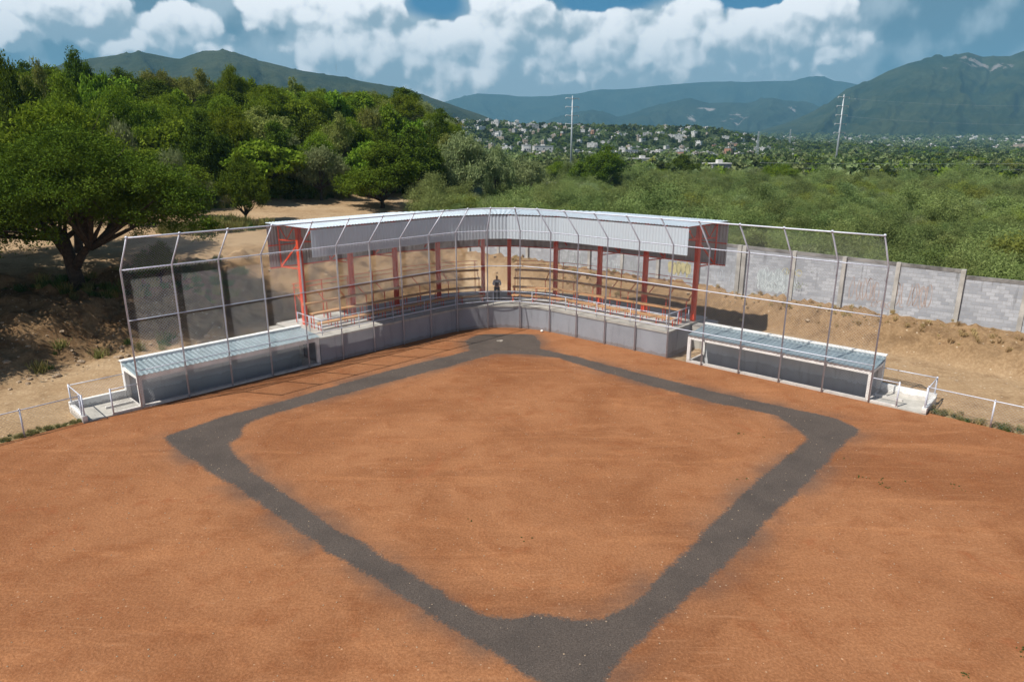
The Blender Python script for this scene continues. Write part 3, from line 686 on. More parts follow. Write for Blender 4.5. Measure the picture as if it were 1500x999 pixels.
def trunk_mesh(name,seed,L,ht,r0,z0,lean=.0):
    r=random.Random(seed); mb=MB(); fork=Vector((r.uniform(-.2,.2)*lean,r.uniform(-.2,.2)*lean,ht))
    mb.tube([(0,0,-.4),(0,0,.0),(fork.x*.4+.05,fork.y*.4,ht*.5),fork],[r0*1.5,r0*1.25,r0*.95,r0*.85],9)
    for i,l in enumerate(L):
        e=Vector((l[0],l[1],l[2]))
        m=fork.lerp(e,.5)+Vector((r.uniform(-.15,.15),r.uniform(-.15,.15),-.06))*l[3]
        mb.tube([fork-Vector((0,0,.1)),fork.lerp(m,.5)+Vector((r.uniform(-.1,.1),r.uniform(-.1,.1),0)),m,e],[r0*.62,r0*.42,r0*.3,r0*.10],6)
        for k in range(2):
            e2=e+Vector((r.uniform(-1,1)*l[3],r.uniform(-1,1)*l[3],r.uniform(-.3,.8)*l[4])); mb.tube([m,e2],[r0*.2,r0*.04],5)
    me=bpy.data.meshes.new(name); me.from_pydata(mb.v,[],mb.f); me.polygons.foreach_set('use_smooth',[True]*len(me.polygons)); me.materials.append(M['bark']); me.update(); return me
TP={}
M['leafmid']=leafmat('mid_green_leaves',(.062,.100,.011),(.130,.175,.020),.25)
def proto(kind,mat,seed,R=4.,Hc=5.,z0=1.2,lobes=9,clumps=110,per=100,ls=.30,asp=1.8,flat=.6,crs=(.10,.17),droop=0,r0=.18):
    me,L=crown_mesh('crown',M[mat],seed,R,Hc,z0,lobes,clumps,per,ls,asp,flat,crs,-.25,droop); TP.setdefault(kind,[]).append((me,trunk_mesh('trunk',seed,L,z0+.6,r0,z0),R,Hc+z0))
for k in range(3): proto('mesquite','leaf',100+k,4.2,4.8,.6,10,190,150,.19,2.4)
for k in range(2): proto('dark','leafdark',120+k,4.,5.4,.4,10,180,150,.20,1.8)
for k in range(2): proto('bright','leafbright',130+k,3.6,5.0,.8,9,120,120,.33,1.4,.6,(.11,.18))
for k in range(2): proto('pale','leafpale',140+k,4.2,4.2,.5,11,170,80,.26,3.6,.7,(.09,.15),.15)
for k in range(2): proto('olive','leafolive',150+k,3.6,4.8,1.4,9,90,75,.26,2.6,.7,(.10,.17))
proto('thin','leafolive',160,1.8,6.5,1.5,8,70,55,.28,2.4,.9,(.12,.2),0,.14)
proto('yellow','yleaf',165,4.,4.4,1.,9,90,80,.35,1.6)
for k in range(2): proto('full','leafmid',180+k,4.2,5.6,.15,12,230,150,.18,2.2,.6,(.09,.15))
WORDS={'full':'full crowned green mesquite','mesquite':'round green mesquite tree','dark':'dense dark green tree','bright':'broad leaved bright green tree','pale':'soft grey green feathery tree','olive':'thin olive toned tree','thin':'tall narrow sparse tree','yellow':'yellow green tree'}
NAMES={'full':'mesquite_tree','mesquite':'mesquite_tree','dark':'evergreen_tree','bright':'broadleaf_tree','pale':'feathery_tree','olive':'olive_toned_tree','thin':'slender_tree','yellow':'yellow_green_tree'}
tn=[0]; placed=[]
def place(kind,x,y,w,h,label,group=None,z=None,rz=None):
    v=TP[kind][tn[0]%len(TP[kind])]; tn[0]+=1
    z=gz(x,y) if z is None else z
    e=empty(NAMES[kind],(x,y,z-.1),random.uniform(0,6.28) if rz is None else rz,label=label,cat='tree',group=group)
    e.scale=(w/2/v[2],w/2/v[2],h/v[3]); 
    link('crown',v[0],None,e); link('trunk',v[1],None,e); placed.append((x,y,w)); return e
def place_px(kind,px,D,wpx,top,label,group=None):
    q=at(px,top,D); z=gz(q.x,q.y); h=max(2.2,q.z-z); w=wpx*D/1000.; return place(kind,q.x,q.y,w,h,label,group)
# the big mesquite by the bank
me,L=crown_mesh('crown',M['leafdark'],500,8.4,8.0,2.1,22,1000,190,.15,2.4,.6,(.05,.10),-.5,.30)
bx_,by_=-26.7,41.2; zb_=gz(bx_,by_)
bt=empty('mesquite_tree',(bx_+.0,by_,zb_-.1),0,label='huge spreading dark mesquite with a thick forked trunk at the top of the left bank',cat='tree')
link('crown',me,None,bt).location=(1.6,-1.9,0)
mb=MB(); r=random.Random(3)
mb.tube([(0,0,-.5),(0,0,.0),(.05,0,.8),(-.1,0,2.0),(-.35,.1,3.4)],[.75,.55,.42,.36,.28],10); mb.tube([(.0,0,1.3),(.7,-.2,2.2),(1.7,-.5,3.1),(2.6,-.7,4.3)],[.30,.24,.17,.06],8); mb.tube([(-.1,0,1.9),(-1.2,.5,3.2),(-2.6,.9,4.4)],[.24,.18,.1],8)
for l in L:
    e=Vector((l[0]+1.6,l[1]-1.9,l[2])); s0=Vector((-.3,.1,3.2)) if e.x<1 else Vector((1.5,-.4,2.7)); m=s0.lerp(e,.5)+Vector((r.uniform(-.4,.4),r.uniform(-.4,.4),-.2)); mb.tube([s0,s0.lerp(m,.5),m,e],[.18,.14,.10,.03],6)
    for k in range(3): mb.tube([m,e+Vector((r.uniform(-1,1)*l[3],r.uniform(-1,1)*l[3],r.uniform(-.5,.8)*l[4]))],[.07,.015],5)
mb.build('trunk',M['bark'],bt,True)
place('pale',-31.6,39.6,6.5,6.5,'grey green feathery tree cut by the left edge beside the huge mesquite')
place('mesquite',-30.5,48,12,10.2,'tall green mesquite just behind the huge one at the left edge')
place('mesquite',-37,41,11,11.,'green mesquite out past the left edge above the shaded bank')
place('dark',-34.5,33.5,10,11.,'dark tree past the left edge that shades the bank')
place('mesquite',-31.8,29.0,8,10.5,'spreading tree out of view past the left low fence')
place('dark',-22.2,42.6,3.0,2.6,'small dark bush beside the trunk of the huge mesquite')
sp=[('full',555,74,150,209,'rounded dark mesquite standing alone behind the left end of the grandstand roof'),
('full',350,62,88,222,'small bright mesquite to the right of the huge one'),
('pale',465,78,98,212,'grey green bush between the lone mesquite and the left slope'),
('pale',412,86,70,188,'soft pale bush high on the slope above the grey green one'),
('olive',492,86,62,165,'yellowish thin crowned tree left of the big dark thicket'),
('bright',484,108,62,127,'bright broad leaved tree on the skyline beside the slender one'),
('thin',425,118,22,108,'slender sparse tree rising alone above the skyline'),
('bright',567,102,50,146,'bright rounded tree on the crest right of centre of the slope'),
('bright',605,100,50,168,'light green broad leaved tree next to the last dark crown of the crest'),
('dark',640,104,52,166,'last dark rounded tree at the right end of the crest'),
('dark',602,86,118,184,'big dark thicket tree behind the lone mesquite'),
('dark',560,90,70,190,'dark tree at the left of the thicket behind the lone mesquite'),
('pale',682,92,118,193,'large grey green feathery tree at the right foot of the slope'),
('pale',762,104,100,222,'wide feathery tree right of the large grey green one'),
('pale',725,98,70,210,'feathery tree between the two wide grey green ones'),
('mesquite',335,108,60,98,'tall green tree on the skyline below the mountain peaks'),
('bright',355,112,40,104,'bright topped tree at the right of the skyline trees below the peaks'),
('olive',228,106,62,95,'olive domed tree on the skyline below the left mountain peak'),
('olive',285,104,60,100,'olive tree on the skyline between the two mountain peaks'),
('dark',105,86,70,76,'highest dark tree on the left skyline'),
('bright',135,80,50,92,'leafy bright tree just right of the highest dark one'),
('dark',8,64,90,84,'dark tree cut by the left edge on the skyline'),
('olive',45,72,56,86,'dull olive tree between the left edge and the highest tree'),
('mesquite',175,74,110,118,'wide green tree below the highest tree of the left skyline'),
('mesquite',90,64,110,112,'broad green tree behind the crown of the huge mesquite'),
('pale',165,56,80,158,'pale crown showing over the shoulder of the huge mesquite'),
('dark',290,72,90,160,'dark full crown in the middle of the slope'),
('pale',250,62,60,205,'grey green bush to the right of the huge mesquite crown'),
('bright',255,96,60,125,'bright green tree in the middle of the skyline rows'),
('mesquite',385,96,84,130,'green tree under the slender one on the slope'),
('mesquite',250,84,100,140,'broad green mesquite high in the middle of the slope'),
('bright',430,100,60,140,'fresh green tree right below the slender one'),
('mesquite',330,78,90,150,'green mesquite in the middle of the slope below the peaks'),
('olive',540,96,50,148,'olive tree tucked between two bright ones on the crest')]
for a in sp: place_px(a[0],a[1],a[2],a[3],a[4],a[5],'trees on the wooded slope')
# fill the slope
r=random.Random(11); kinds=['mesquite','mesquite','dark','pale','olive','bright','mesquite','dark']
cnt=0; tries=0
while cnt<125 and tries<6000:
    tries+=1
    D=r.uniform(62,150); px=r.uniform(-60,660); q=at(px,200,D); x,y=q.x,q.y
    t_=LN.x*x+LN.y*y-LINEL
    if t_<40 or t_>112: continue
    if x>-.105*y+2: continue
    w=r.uniform(7,11.5)
    if any((x-a)**2+(y-b)**2<(.30*(w+c))**2 for a,b,c in placed): continue
    k=r.choice(kinds); zone='near the lower edge' if t_<55 else ('halfway up' if t_<75 else 'along the crest'); side='left' if px<230 else ('middle' if px<450 else 'right')
    place(k,x,y,w,r.uniform(5.2,7.6),'%s %s of the wooded slope, %s part'%(WORDS[k],zone,side),'trees on the wooded slope'); cnt+=1
for (k,px,D,w,t_,lab) in [('full',885,150,104,211,'big dark round tree standing in the scrub right of the left steel pole'),('dark',1000,210,64,226,'dark tree far across the scrub behind the round one'),('mesquite',1142,190,60,238,'low dark tree by the grey house beyond the scrub'),
   ('yellow',1362,290,30,238,'yellow green tree far off to the right of the right steel pole'),('dark',1325,300,50,238,'dark tree beside the yellow green one beyond the scrub'),('dark',1270,290,40,242,'dark bush just right of the right steel pole'),('mesquite',1435,300,50,232,'green tree far off near the right edge beyond the scrub'),
   ('olive',1485,230,40,232,'dull olive tree at the right edge beyond the scrub'),('mesquite',960,200,60,246,'rounded green tree at the far edge of the scrub'),('pale',1075,215,60,246,'pale feathery bush at far scrub edge by the grey house'),('dark',1100,320,44,232,'dark tree behind the grey house roof'),('mesquite',820,190,50,235,'green tree to the left of the left steel pole')]:
    q=at(px,t_,D); z=gz(q.x,q.y); place(k,q.x,q.y,w*D/1000,max(3,q.z-z),lab,'scattered trees beyond the scrub')

# ------------------------------------------------------------------ stuff scattered with geometry nodes
def scatter(name,protos,pts,scl,rot,pid,label,cat):
    n=len(pts); me=bpy.data.meshes.new(name); me.vertices.add(n); me.vertices.foreach_set('co',np.asarray(pts,np.float32).ravel())
    for an,arr in (('scl',scl),('rotz',rot),('pid',pid)):
        a=me.attributes.new(an,'FLOAT','POINT'); a.data.foreach_set('value',np.asarray(arr,np.float32))
    ob=link(name,me,None,None,label=label,cat=cat,kind='stuff')
    ng=bpy.data.node_groups.new(name,'GeometryNodeTree'); ng.interface.new_socket('Geometry',in_out='INPUT',socket_type='NodeSocketGeometry'); ng.interface.new_socket('Geometry',in_out='OUTPUT',socket_type='NodeSocketGeometry')
    N=ng.nodes; Lk=ng.links; gi=N.new('NodeGroupInput'); go=N.new('NodeGroupOutput'); jn=N.new('GeometryNodeJoinGeometry')
    def att(nm): a=N.new('GeometryNodeInputNamedAttribute'); a.data_type='FLOAT'; a.inputs[0].default_value=nm; return a.outputs[0]
    sc_=att('scl'); rz=att('rotz'); pi=att('pid'); cx=N.new('ShaderNodeCombineXYZ'); Lk.new(rz,cx.inputs[2])
    for k,pm in enumerate(protos):
        po=bpy.data.objects.new('proto_'+name,pm)
        oi=N.new('GeometryNodeObjectInfo'); oi.inputs['Object'].default_value=po
        if 'As Instance' in oi.inputs: oi.inputs['As Instance'].default_value=True
        cm=N.new('FunctionNodeCompare'); cm.data_type='FLOAT'; cm.operation='EQUAL'; Lk.new(pi,cm.inputs[0]); cm.inputs[1].default_value=k; cm.inputs['Epsilon'].default_value=.1
        ip=N.new('GeometryNodeInstanceOnPoints'); Lk.new(gi.outputs[0],ip.inputs['Points']); Lk.new(cm.outputs[0],ip.inputs['Selection']); Lk.new(oi.outputs['Geometry'],ip.inputs['Instance'])
        Lk.new(cx.outputs[0],ip.inputs['Rotation']); Lk.new(sc_,ip.inputs['Scale']); Lk.new(ip.outputs[0],jn.inputs[0])
    Lk.new(jn.outputs[0],go.inputs[0]); md=ob.modifiers.new('scatter','NODES'); md.node_group=ng; return ob
# scrub field beyond the wall
def shrub(seed,R,Hc,clumps,per,ls,mat,asp=4.5): return crown_mesh('shrub',M[mat],seed,R,Hc,.1,8,clumps,per,ls,asp,.75,(.12,.2),-.6)[0]
SH=[shrub(300,2.6,3.4,120,100,.15,'scrub'),shrub(301,2.4,2.9,120,100,.15,'scrub'),shrub(302,2.8,3.7,120,100,.15,'scrub'),shrub(303,2.3,2.8,120,95,.15,'leafpale'),shrub(304,2.7,3.6,120,95,.15,'scrubdark'),shrub(305,2.3,2.8,115,95,.15,'scrubyellow')]
pts=[];sz=[]
yy=44.
gx_=np.arange(-22,190,2.3); gy_=np.arange(36,230,2.3); A,Bq=np.meshgrid(gx_,gy_); A=A.ravel()+rng.uniform(-.8,.8,A.size); Bq=Bq.ravel()+rng.uniform(-.8,.8,Bq.size)
tRr=RN.x*A+RN.y*Bq-LINER; wallside=(A-WC.x)*(-WN.x)+(Bq-WC.y)*(-WN.y)
dist=np.hypot(A,Bq)
leftlim=np.interp(Bq,[36,75,95,120,160,230],[-6.5,-8.5,-6,4,12,16])
ok=(wallside>1.6)&(A>leftlim)&(np.abs(A)<.80*Bq+6)&(dist<225)
thin=rng.uniform(0,1,A.size)<np.interp(dist,[50,120,220],[1,.75,.5]); ok&=thin
ok&=~((np.abs(A-22)<5)&(np.abs(Bq-262)<40))
ok&=((A-21)**2+(Bq-152)**2>7**2)
A=A[ok];Bq=Bq[ok]; zA=hgt(A,Bq); big=fbm(A*.05,Bq*.05,3,41)
S_=(.95+big*.7)*rng.uniform(.6,1.35,A.size)*np.where(rng.uniform(0,1,A.size)<.06,1.5,1)*np.interp(wallside[ok],[1.6,6],[.8,1])*np.interp(np.hypot(A,Bq),[50,200],[1,1.15])
pn=fbm(A*.045+9,Bq*.045,4,44)+rng.normal(size=A.size)*.09; pm=fbm(A*.04-30,Bq*.04,4,47)+rng.normal(size=A.size)*.09
pidd=np.where(pn>.13,3,np.where(pn<-.12,4,np.where(pm>.12,5,rng.integers(0,3,A.size))))
scatter('scrub',SH,np.stack([A,Bq,zA-.2],1),S_,rng.uniform(0,6.28,A.size),pidd,'wide sea of pale green feathery scrub beyond the block wall','scrub')
# far wood on the plain and between the town houses
FW=[crown_mesh('farcrown',M[('farleaf','leafpale','farleaf','leaf')[k]],310+k,4.5,6.5,.0,6,26,16,1.5,1.5,.8,(.16,.26),-.9)[0] for k in range(4)]
n=16000; D=np.sqrt(rng.uniform(205**2,1250**2,n)); D=np.where(rng.uniform(0,1,n)<.35,rng.uniform(205,520,n),D); az=rng.uniform(-.82,.82,n); A=az*D; Bq=D
hill=(A<-.10*Bq-5)&(Bq<330); ok=~hill&~((np.abs(A-.088*Bq)<9)&(Bq>225)&(Bq<285)); A=A[ok];Bq=Bq[ok]; n=len(A)
scatter('far_wood',FW,np.stack([A,Bq,hgt(A,Bq)-.6],1),rng.uniform(.55,1.15,n),rng.uniform(0,6.28,n),rng.choice(4,n,p=(.35,.15,.35,.15)),'far band of dark green treetops across the valley floor and town ridge','wood')
n=9000; D=rng.uniform(1250,3300,n); az=rng.uniform(-.2,.85,n); A=az*D; 
scatter('valley_wood',FW,np.stack([A,D,hgt(A,D)-1],1),rng.uniform(1.2,2.4,n),rng.uniform(0,6.28,n),rng.integers(0,3,n),'hazy band of trees along the foot of the right mountain','wood')
# undergrowth on the wooded slope
US=[shrub(320,2.6,3.0,70,60,.30,'leaf',2.2),shrub(321,2.4,2.6,70,60,.30,'leafdark',2.),shrub(322,2.8,3.0,80,56,.28,'leafpale',3.)]
x=rng.uniform(-110,8,5200); y=rng.uniform(55,170,5200); tl=LN.x*x+LN.y*y-LINEL; m=(tl>43+fbm(x*.06,y*.06,2,61)*10)&(tl<115)&(x<-.07*y)&(np.abs(x)<.85*y+10); x=x[m][:2300]; y=y[m][:2300]
scatter('undergrowth',US,np.stack([x,y,hgt(x,y)-.2],1),rng.uniform(.5,.95,len(x)),rng.uniform(0,6.28,len(x)),rng.integers(0,3,len(x)),'tangled green undergrowth filling the gaps of the wooded slope','undergrowth')
# rocks and grass
def rockmesh(seed):
    bm=bmesh.new(); bmesh.ops.create_icosphere(bm,subdivisions=2,radius=.5); r=random.Random(seed)
    for v_ in bm.verts: v_.co*=r.uniform(.75,1.15); v_.co.z*=.6
    me=bpy.data.meshes.new('rock'); bm.to_mesh(me); bm.free(); me.materials.append(M['rock']); return me
RK=[rockmesh(k) for k in range(4)]
def pick(n,fn,seed):
    r=np.random.default_rng(seed); x=r.uniform(-34,34,n*14); y=r.uniform(22,62,n*14); m=fn(x,y); return x[m][:n],y[m][:n],r
def onbank(x,y):
    a=LN.x*x+LN.y*y-LINEL; b=RN.x*x+RN.y*y-LINER
    return ((x<-6)&(a>7.2)&(a<17)&(b<60))|((x>-4)&(b>5.5)&(b<11.2)&(fbm(x*.5,y*.5,2,77)>-.05))
x,y,r2=pick(2600,onbank,1); s_=r2.uniform(.03,.12,len(x))*np.where(r2.uniform(0,1,len(x))<.05,2.4,1)
scatter('rocks',RK,np.stack([x,y,hgt(x,y)],1),s_,r2.uniform(0,6.28,len(x)),r2.integers(0,4,len(x)),'loose pale stones strewn over the dirt banks','rocks')
x,y,r2=pick(260,lambda x,y:(x<-17)&(np.abs(LN.x*x+LN.y*y-LINEL-8.2)<1.3),5); 
scatter('rocks',RK,np.stack([x,y,hgt(x,y)+.02],1),r2.uniform(.10,.42,len(x)),r2.uniform(0,6.28,len(x)),r2.integers(0,4,len(x)),'heap of larger rocks along the foot of the left bank','rocks')
def tuft(seed,mat,h,n=70,rad=.22,wd=.018):
    r=np.random.default_rng(seed); a=r.uniform(0,6.28,n); q=r.uniform(0,rad,n); bx=np.cos(a)*q; by=np.sin(a)*q; hh=r.uniform(.5,1,n)*h; lx=r.normal(size=n)*.3*h; ly=r.normal(size=n)*.3*h
    w=wd; p=r.uniform(0,3.14,n); wx=np.cos(p)*w; wy=np.sin(p)*w
    v=np.stack([np.stack([bx-wx,by-wy,0*bx],1),np.stack([bx+wx,by+wy,0*bx],1),np.stack([bx+lx+wx*.3,by+ly+wy*.3,hh],1),np.stack([bx+lx-wx*.3,by+ly-wy*.3,hh],1)],1).reshape(-1,3)
    me=npmesh('tuft',v,np.arange(n*4).reshape(n,4),False,{'tint':('FACE',r.uniform(0,1,n))}); me.materials.append(M[mat]); return me
TG=[tuft(k,'grass',.38) for k in range(2)]+[tuft(5,'weed',.30)]
TS=[tuft(31,'straw',.40),tuft(32,'straw',.32)]
def gsc(name,pts,scl,seed,label,w=(.45,.35,.2),protos=None):
    r=np.random.default_rng(seed); n=len(pts); scatter(name,protos or TG,pts,scl,r.uniform(0,6.28,n),r.choice(3,n,p=w),label,'grass')
r2=np.random.default_rng(9)
k=r2.uniform(.1,9,170); o=np.abs(r2.normal(size=170))*.28+.03; q=[lowR(a)+Vector((.698,.716))*b for a,b in zip(k,o)]
gsc('grass_strip',np.array([(a.x,a.y,max(0,gz(a.x,a.y))) for a in q]),r2.uniform(.25,.65,170),1,'ragged grass along the foot of the right low fence',(.4,.4,.2),[TS[0],TG[0],TG[2]])
k=r2.uniform(0,8,150); o=np.abs(r2.normal(size=150))*.22+.02; q=[lowL(a)+Vector((-.756,.655))*b for a,b in zip(k,o)]
gsc('grass_strip',np.array([(a.x,a.y,max(0,gz(a.x,a.y))) for a in q]),r2.uniform(.2,.45,150),2,'thin grass along the foot of the left low fence',(.5,.3,.2))
x=r2.uniform(-45,2,9000); y=r2.uniform(45,110,9000); tl=LN.x*x+LN.y*y-LINEL; m=(tl>27)&(tl<62)&(x<-.085*y)&((fbm(x*.12,y*.12,3,55)>.02-.01*(tl-40)))
x=x[m];y=y[m]; gsc('dry_grass',np.stack([x,y,hgt(x,y)-.03],1),r2.uniform(1.0,2.6,len(x)),3,'dry yellow and green grass at the foot of the wooded slope',(.5,.3,.2))
x=r2.uniform(-34,-12,2600); y=r2.uniform(30,60,2600); tl=LN.x*x+LN.y*y-LINEL; m=(tl>8)&(tl<17)&(fbm(x*.3,y*.3,3,57)>.10); x=x[m];y=y[m]
gsc('bank_weeds',np.stack([x,y,hgt(x,y)-.03],1),r2.uniform(.6,1.8,len(x)),4,'scattered weeds on the shaded left bank',(.2,.2,.6))
x=r2.uniform(0,34,4200); y=r2.uniform(28,58,4200); tl=RN.x*x+RN.y*y-LINER; m=(tl>9.2)&(tl<11.4)&(fbm(x*.3,y*.3,3,58)>.0); x=x[m];y=y[m]
gsc('bank_grass',np.stack([x,y,hgt(x,y)-.03],1),r2.uniform(.25,.7,len(x)),6,'dry straw coloured grass on the bank under the block wall',(.7,.3,.0),[TS[0],TS[1],TS[1]])
wd=[gp(1268,699),gp(1290,702),gp(1287,708),gp(1300,714),gp(1324,706),gp(1401,711),gp(1404,717),gp(1412,988),gp(1498,952),gp(1499,965),gp(690,762),gp(1085,635),gp(1120,640),gp(1160,664),gp(1092,700),gp(1080,702),gp(1240,672),gp(1258,698),gp(770,790)]
P_=[];
for c in wd:
    for k in range(3 if c[1]>14 else 8): P_.append((c[0]+r2.normal()*.08,c[1]+r2.normal()*.05,.0))
WM=tuft(8,'weed',.10,26,.10,.012)
gsc('field_weeds',np.array(P_),r2.uniform(.2,.5,len(P_)),7,'tiny green weeds sprouting in the orange dirt',(1,0,0),[WM,WM,WM])
# pebbles on the infield
xx=r2.uniform(-22,22,2600); yy_=r2.uniform(9,38,2600); m=((LN.x*xx+LN.y*yy_-LINEL)<-.3)&((RN.x*xx+RN.y*yy_-LINER)<-.3); xx=xx[m];yy_=yy_[m]
scatter('pebbles',RK,np.stack([xx,yy_,0*xx+.006],1),r2.uniform(.012,.045,len(xx)),r2.uniform(0,6,len(xx)),r2.integers(0,4,len(xx)),'small pale pebbles scattered over the orange infield','pebbles')

# ------------------------------------------------------------------ steel poles and lines
def steel_pole(px,basepy,toppy,label,nar):
    D=265.; b=at(px,basepy,D); t=at(px,toppy,D); h=t.z-gz(b.x,b.y); z=gz(b.x,b.y)
    e=empty('transmission_pole',(b.x,b.y,z),.35,label=label,cat='pole')
    MB().tube([(0,0,-.5),(0,0,h*.5),(0,0,h)],[.50,.36,.18],12).build('shaft',M['pole'],e,True)
    for k in range(nar):
        zz=h*(1-.035-.105*k); L_=2.7
        MB().tube([(-L_,0,zz+.25),(0,0,zz),(L_,0,zz+.25)],[.10,.17,.10],6).build('cross_arm',M['pole'],e,True)
        for s in (-L_,L_): MB().tube([(s,0,zz+.22),(s,0,zz-.2),(s,0,zz-.5)],[.08,.17,.08],6).build('insulator',M['pole'],e,True)
    return e,h
pl_,h1=steel_pole(836,258,143,'left tall grey steel power pole rising from the scrub',4)
pr_,h2=steel_pole(1222,255,141,'right tall grey steel power pole rising from the scrub',5)
def cable(a,b,sag,label):
    pts=[a.lerp(b,i/16)-Vector((0,0,sag*4*(i/16)*(1-i/16))) for i in range(17)]
    MB().tube(pts,.010,5).build('power_line',M['galv'],None,True,label=label,cat='cable',group='power lines on the right steel pole')
b=pr_.location
for k,zz in enumerate((h2*.965-.3,h2*.755-.3)):
    cable(Vector((b.x+1.7,b.y+.6,b.z+zz)),Vector((b.x+150,b.y-30,b.z+zz+1)),4,'thin power line stretching right from the right steel pole, %s of the pair'%(['upper','lower'][k]))
for k,(z0,z1) in enumerate(((6.2,7.5),(4.8,5.6))):
    MB().tube([Vector((78+i*14,222-i*2,z0+(z1-z0)*i/10+1.2*((i/5-1)**2-1)*.6)) for i in range(11)],.014,5).build('power_line',M['galv'],None,True,label=('upper','lower')[k]+' of two low wires crossing over the scrub near the right edge',cat='cable')
def lattice(px,basepy,toppy,D,label):
    b_=at(px,basepy,D); t=at(px,toppy,D); h=t.z-b_.z; e=empty('lattice_mast',(b_.x,b_.y,b_.z),.3,label=label,cat='mast'); mb=MB(); w=h*.05
    for sx,sy in ((1,1),(1,-1),(-1,1),(-1,-1)): mb.beam((sx*w,sy*w,0),(sx*w*.3,sy*w*.3,h),w*.16)
    for i in range(10):
        z0=h*i/10;z1=h*(i+1)/10; w0=w*(1-.7*i/10); w1=w*(1-.7*(i+1)/10)
        for sx in (1,-1): mb.beam((sx*w0,-w0,z0),(sx*w1,w1,z1),w*.12); mb.beam((-w0,sx*w0,z0),(w1,sx*w1,z1),w*.12)
    mb.build('lattice',M['pole'],e)
lattice(1108,232,193,500,'thin lattice mast above the town right of centre'); lattice(1155,222,190,900,'faint lattice mast further right above the town')
lattice(493,107,95,2300,'tiny mast on the ridge of the left mountain')

# ------------------------------------------------------------------ mountains
def mk_mount(name,c1,c2,rockc):
    m,t,b=newmat(name); pos=t.n('ShaderNodeNewGeometry').outputs['Position']
    n=t.noise(pos,.004,6,.65); n2=t.noise(pos,.03,6,.75); c=t.mix(t.ramp(n,.35,.65),c1,c2); c=t.mix(t.math('MULTIPLY',t.ramp(n2,.40,.62),.6),c,t.mix(1,c,(.45,.5,.45),'MULTIPLY'))
    rk=t.n('ShaderNodeAttribute',attribute_name='rock').outputs['Fac']; rn=t.noise(pos,.012,5,.7)
    c=t.mix(t.ramp(t.math('MULTIPLY',rk,t.ramp(rn,.42,.58)),.3,.7),c,rockc)
    t.l(c,b.inputs['Base Color']); b.inputs['Roughness'].default_value=1; b.inputs['Specular IOR Level'].default_value=0
    bp=t.n('ShaderNodeBump',i_Strength=1,i_Distance=14,i_Height=n2); t.l(bp.outputs[0],b.inputs['Normal']); return m
def mountain(name,prof,Dr,Df,mat,seed,amp,rocks=(),ncol=260,nrow=90,zf=0,spur=1.0,back=1.35,spf=.020):
    px=np.linspace(prof[0][0],prof[-1][0],ncol); py=np.interp(px,[p[0] for p in prof],[p[1] for p in prof])
    py=py+fbm(px*.03,px*0,4,seed)*3.0
    v=np.linspace(0,1.5,nrow); PX,V=np.meshgrid(px,v); PY=np.tile(py,(nrow,1))
    k=(PX-750)/1000.; d=(PY-499.5)/1000.; a=k/(CP-SP*d)          # x/y slope of the sight line to the ridge
    Y_=Df+(Dr-Df)*np.minimum(V,1)+ (V>1)*(V-1)*(back-1)*Dr*2; X_=a*Y_
    zr=H-(SP+CP*d)*(Dr/(CP-SP*d))
    zr=np.maximum(zr,zf+1)
    prof_=np.where(V<=1,V**1.25*.93+.07*V,1-(V-1)*1.6)
    sc_=amp*6
    wx=fbm(PX*.011,V*2.6,4,seed+9)*2.6
    sp_=np.abs(fbm((PX*spf+wx+V*.35),V*.9+wx*.3,5,seed+3,.5))*3.2
    nz=fbm(X_/(amp*1.6),Y_/(amp*1.6),5,seed+5,.6)
    env=np.clip(4*V*(1-V),0,1)*(V<1)+ (V>1)*.5
    Zm=zf+(zr-zf)*prof_ + spur*(zr-zf)*(.42*(.30-sp_))*env + nz*(zr-zf)*.12*env
    Zm=np.where(V==0,zf-30,Zm)
    rk=np.zeros_like(Zm)
    for (rx,rv,w,hh) in rocks: rk=np.maximum(rk,np.exp(-(((PX-rx)/w)**2+((V-rv)/hh)**2)))
    ii=np.arange(PX.size).reshape(PX.shape); Q=np.stack([ii[:-1,:-1],ii[:-1,1:],ii[1:,1:],ii[1:,:-1]],-1).reshape(-1,4)
    return link(name,npmesh(name,np.stack([X_,Y_,Zm],-1).reshape(-1,3),Q,True,{'rock':('POINT',rk)}),mat,kind='structure')
mA=mk_mount('near_hill_forest',(.040,.052,.022),(.072,.080,.036),(.22,.19,.15)); mB=mk_mount('mountain_forest',(.030,.046,.022),(.062,.074,.032),(.26,.23,.21)); mC=mk_mount('far_forest',(.03,.045,.03),(.05,.065,.04),(.34,.30,.28))
mountain('mountain',[(-500,150),(-200,120),(60,100),(140,86),(175,80),(205,75),(240,82),(262,86),(290,77),(320,74),(345,76),(380,88),(430,101),(500,112),(560,124),(600,133),(660,152),(700,166),(735,181),(770,192),(830,200),(900,212)],2500,1250,mA,60,70,[],340,110,8,.35)
mountain('mountain',[(1010,205),(1060,198),(1110,192),(1150,181),(1190,165),(1215,150),(1240,130),(1275,118),(1300,105),(1330,92),(1350,88),(1380,84),(1418,76),(1440,82),(1480,82),(1500,74),(1600,50),(1800,40),(2100,60),(2400,90)],3900,2400,mB,71,105,[(1430,.93,26,.06),(1470,.88,20,.04),(1390,.86,10,.04)],460,170,20,.50)
mountain('mountain',[(960,206),(1000,192),(1040,187),(1080,191),(1130,196),(1200,200),(1300,203),(1400,206)],3000,2500,mB,75,60,[],120,50,15,.4)
mountain('mountain',[(700,200),(780,183),(830,168),(870,160),(905,172),(950,158),(1010,143),(1040,150),(1060,149),(1095,150),(1130,143),(1165,148),(1200,156),(1260,175),(1340,200)],5400,3900,mC,83,220,[(1080,.6,22,.10),(1078,.72,10,.1),(1162,.8,7,.08),(1035,.85,15,.05),(1015,.7,8,.08)],240,80,20,.8)
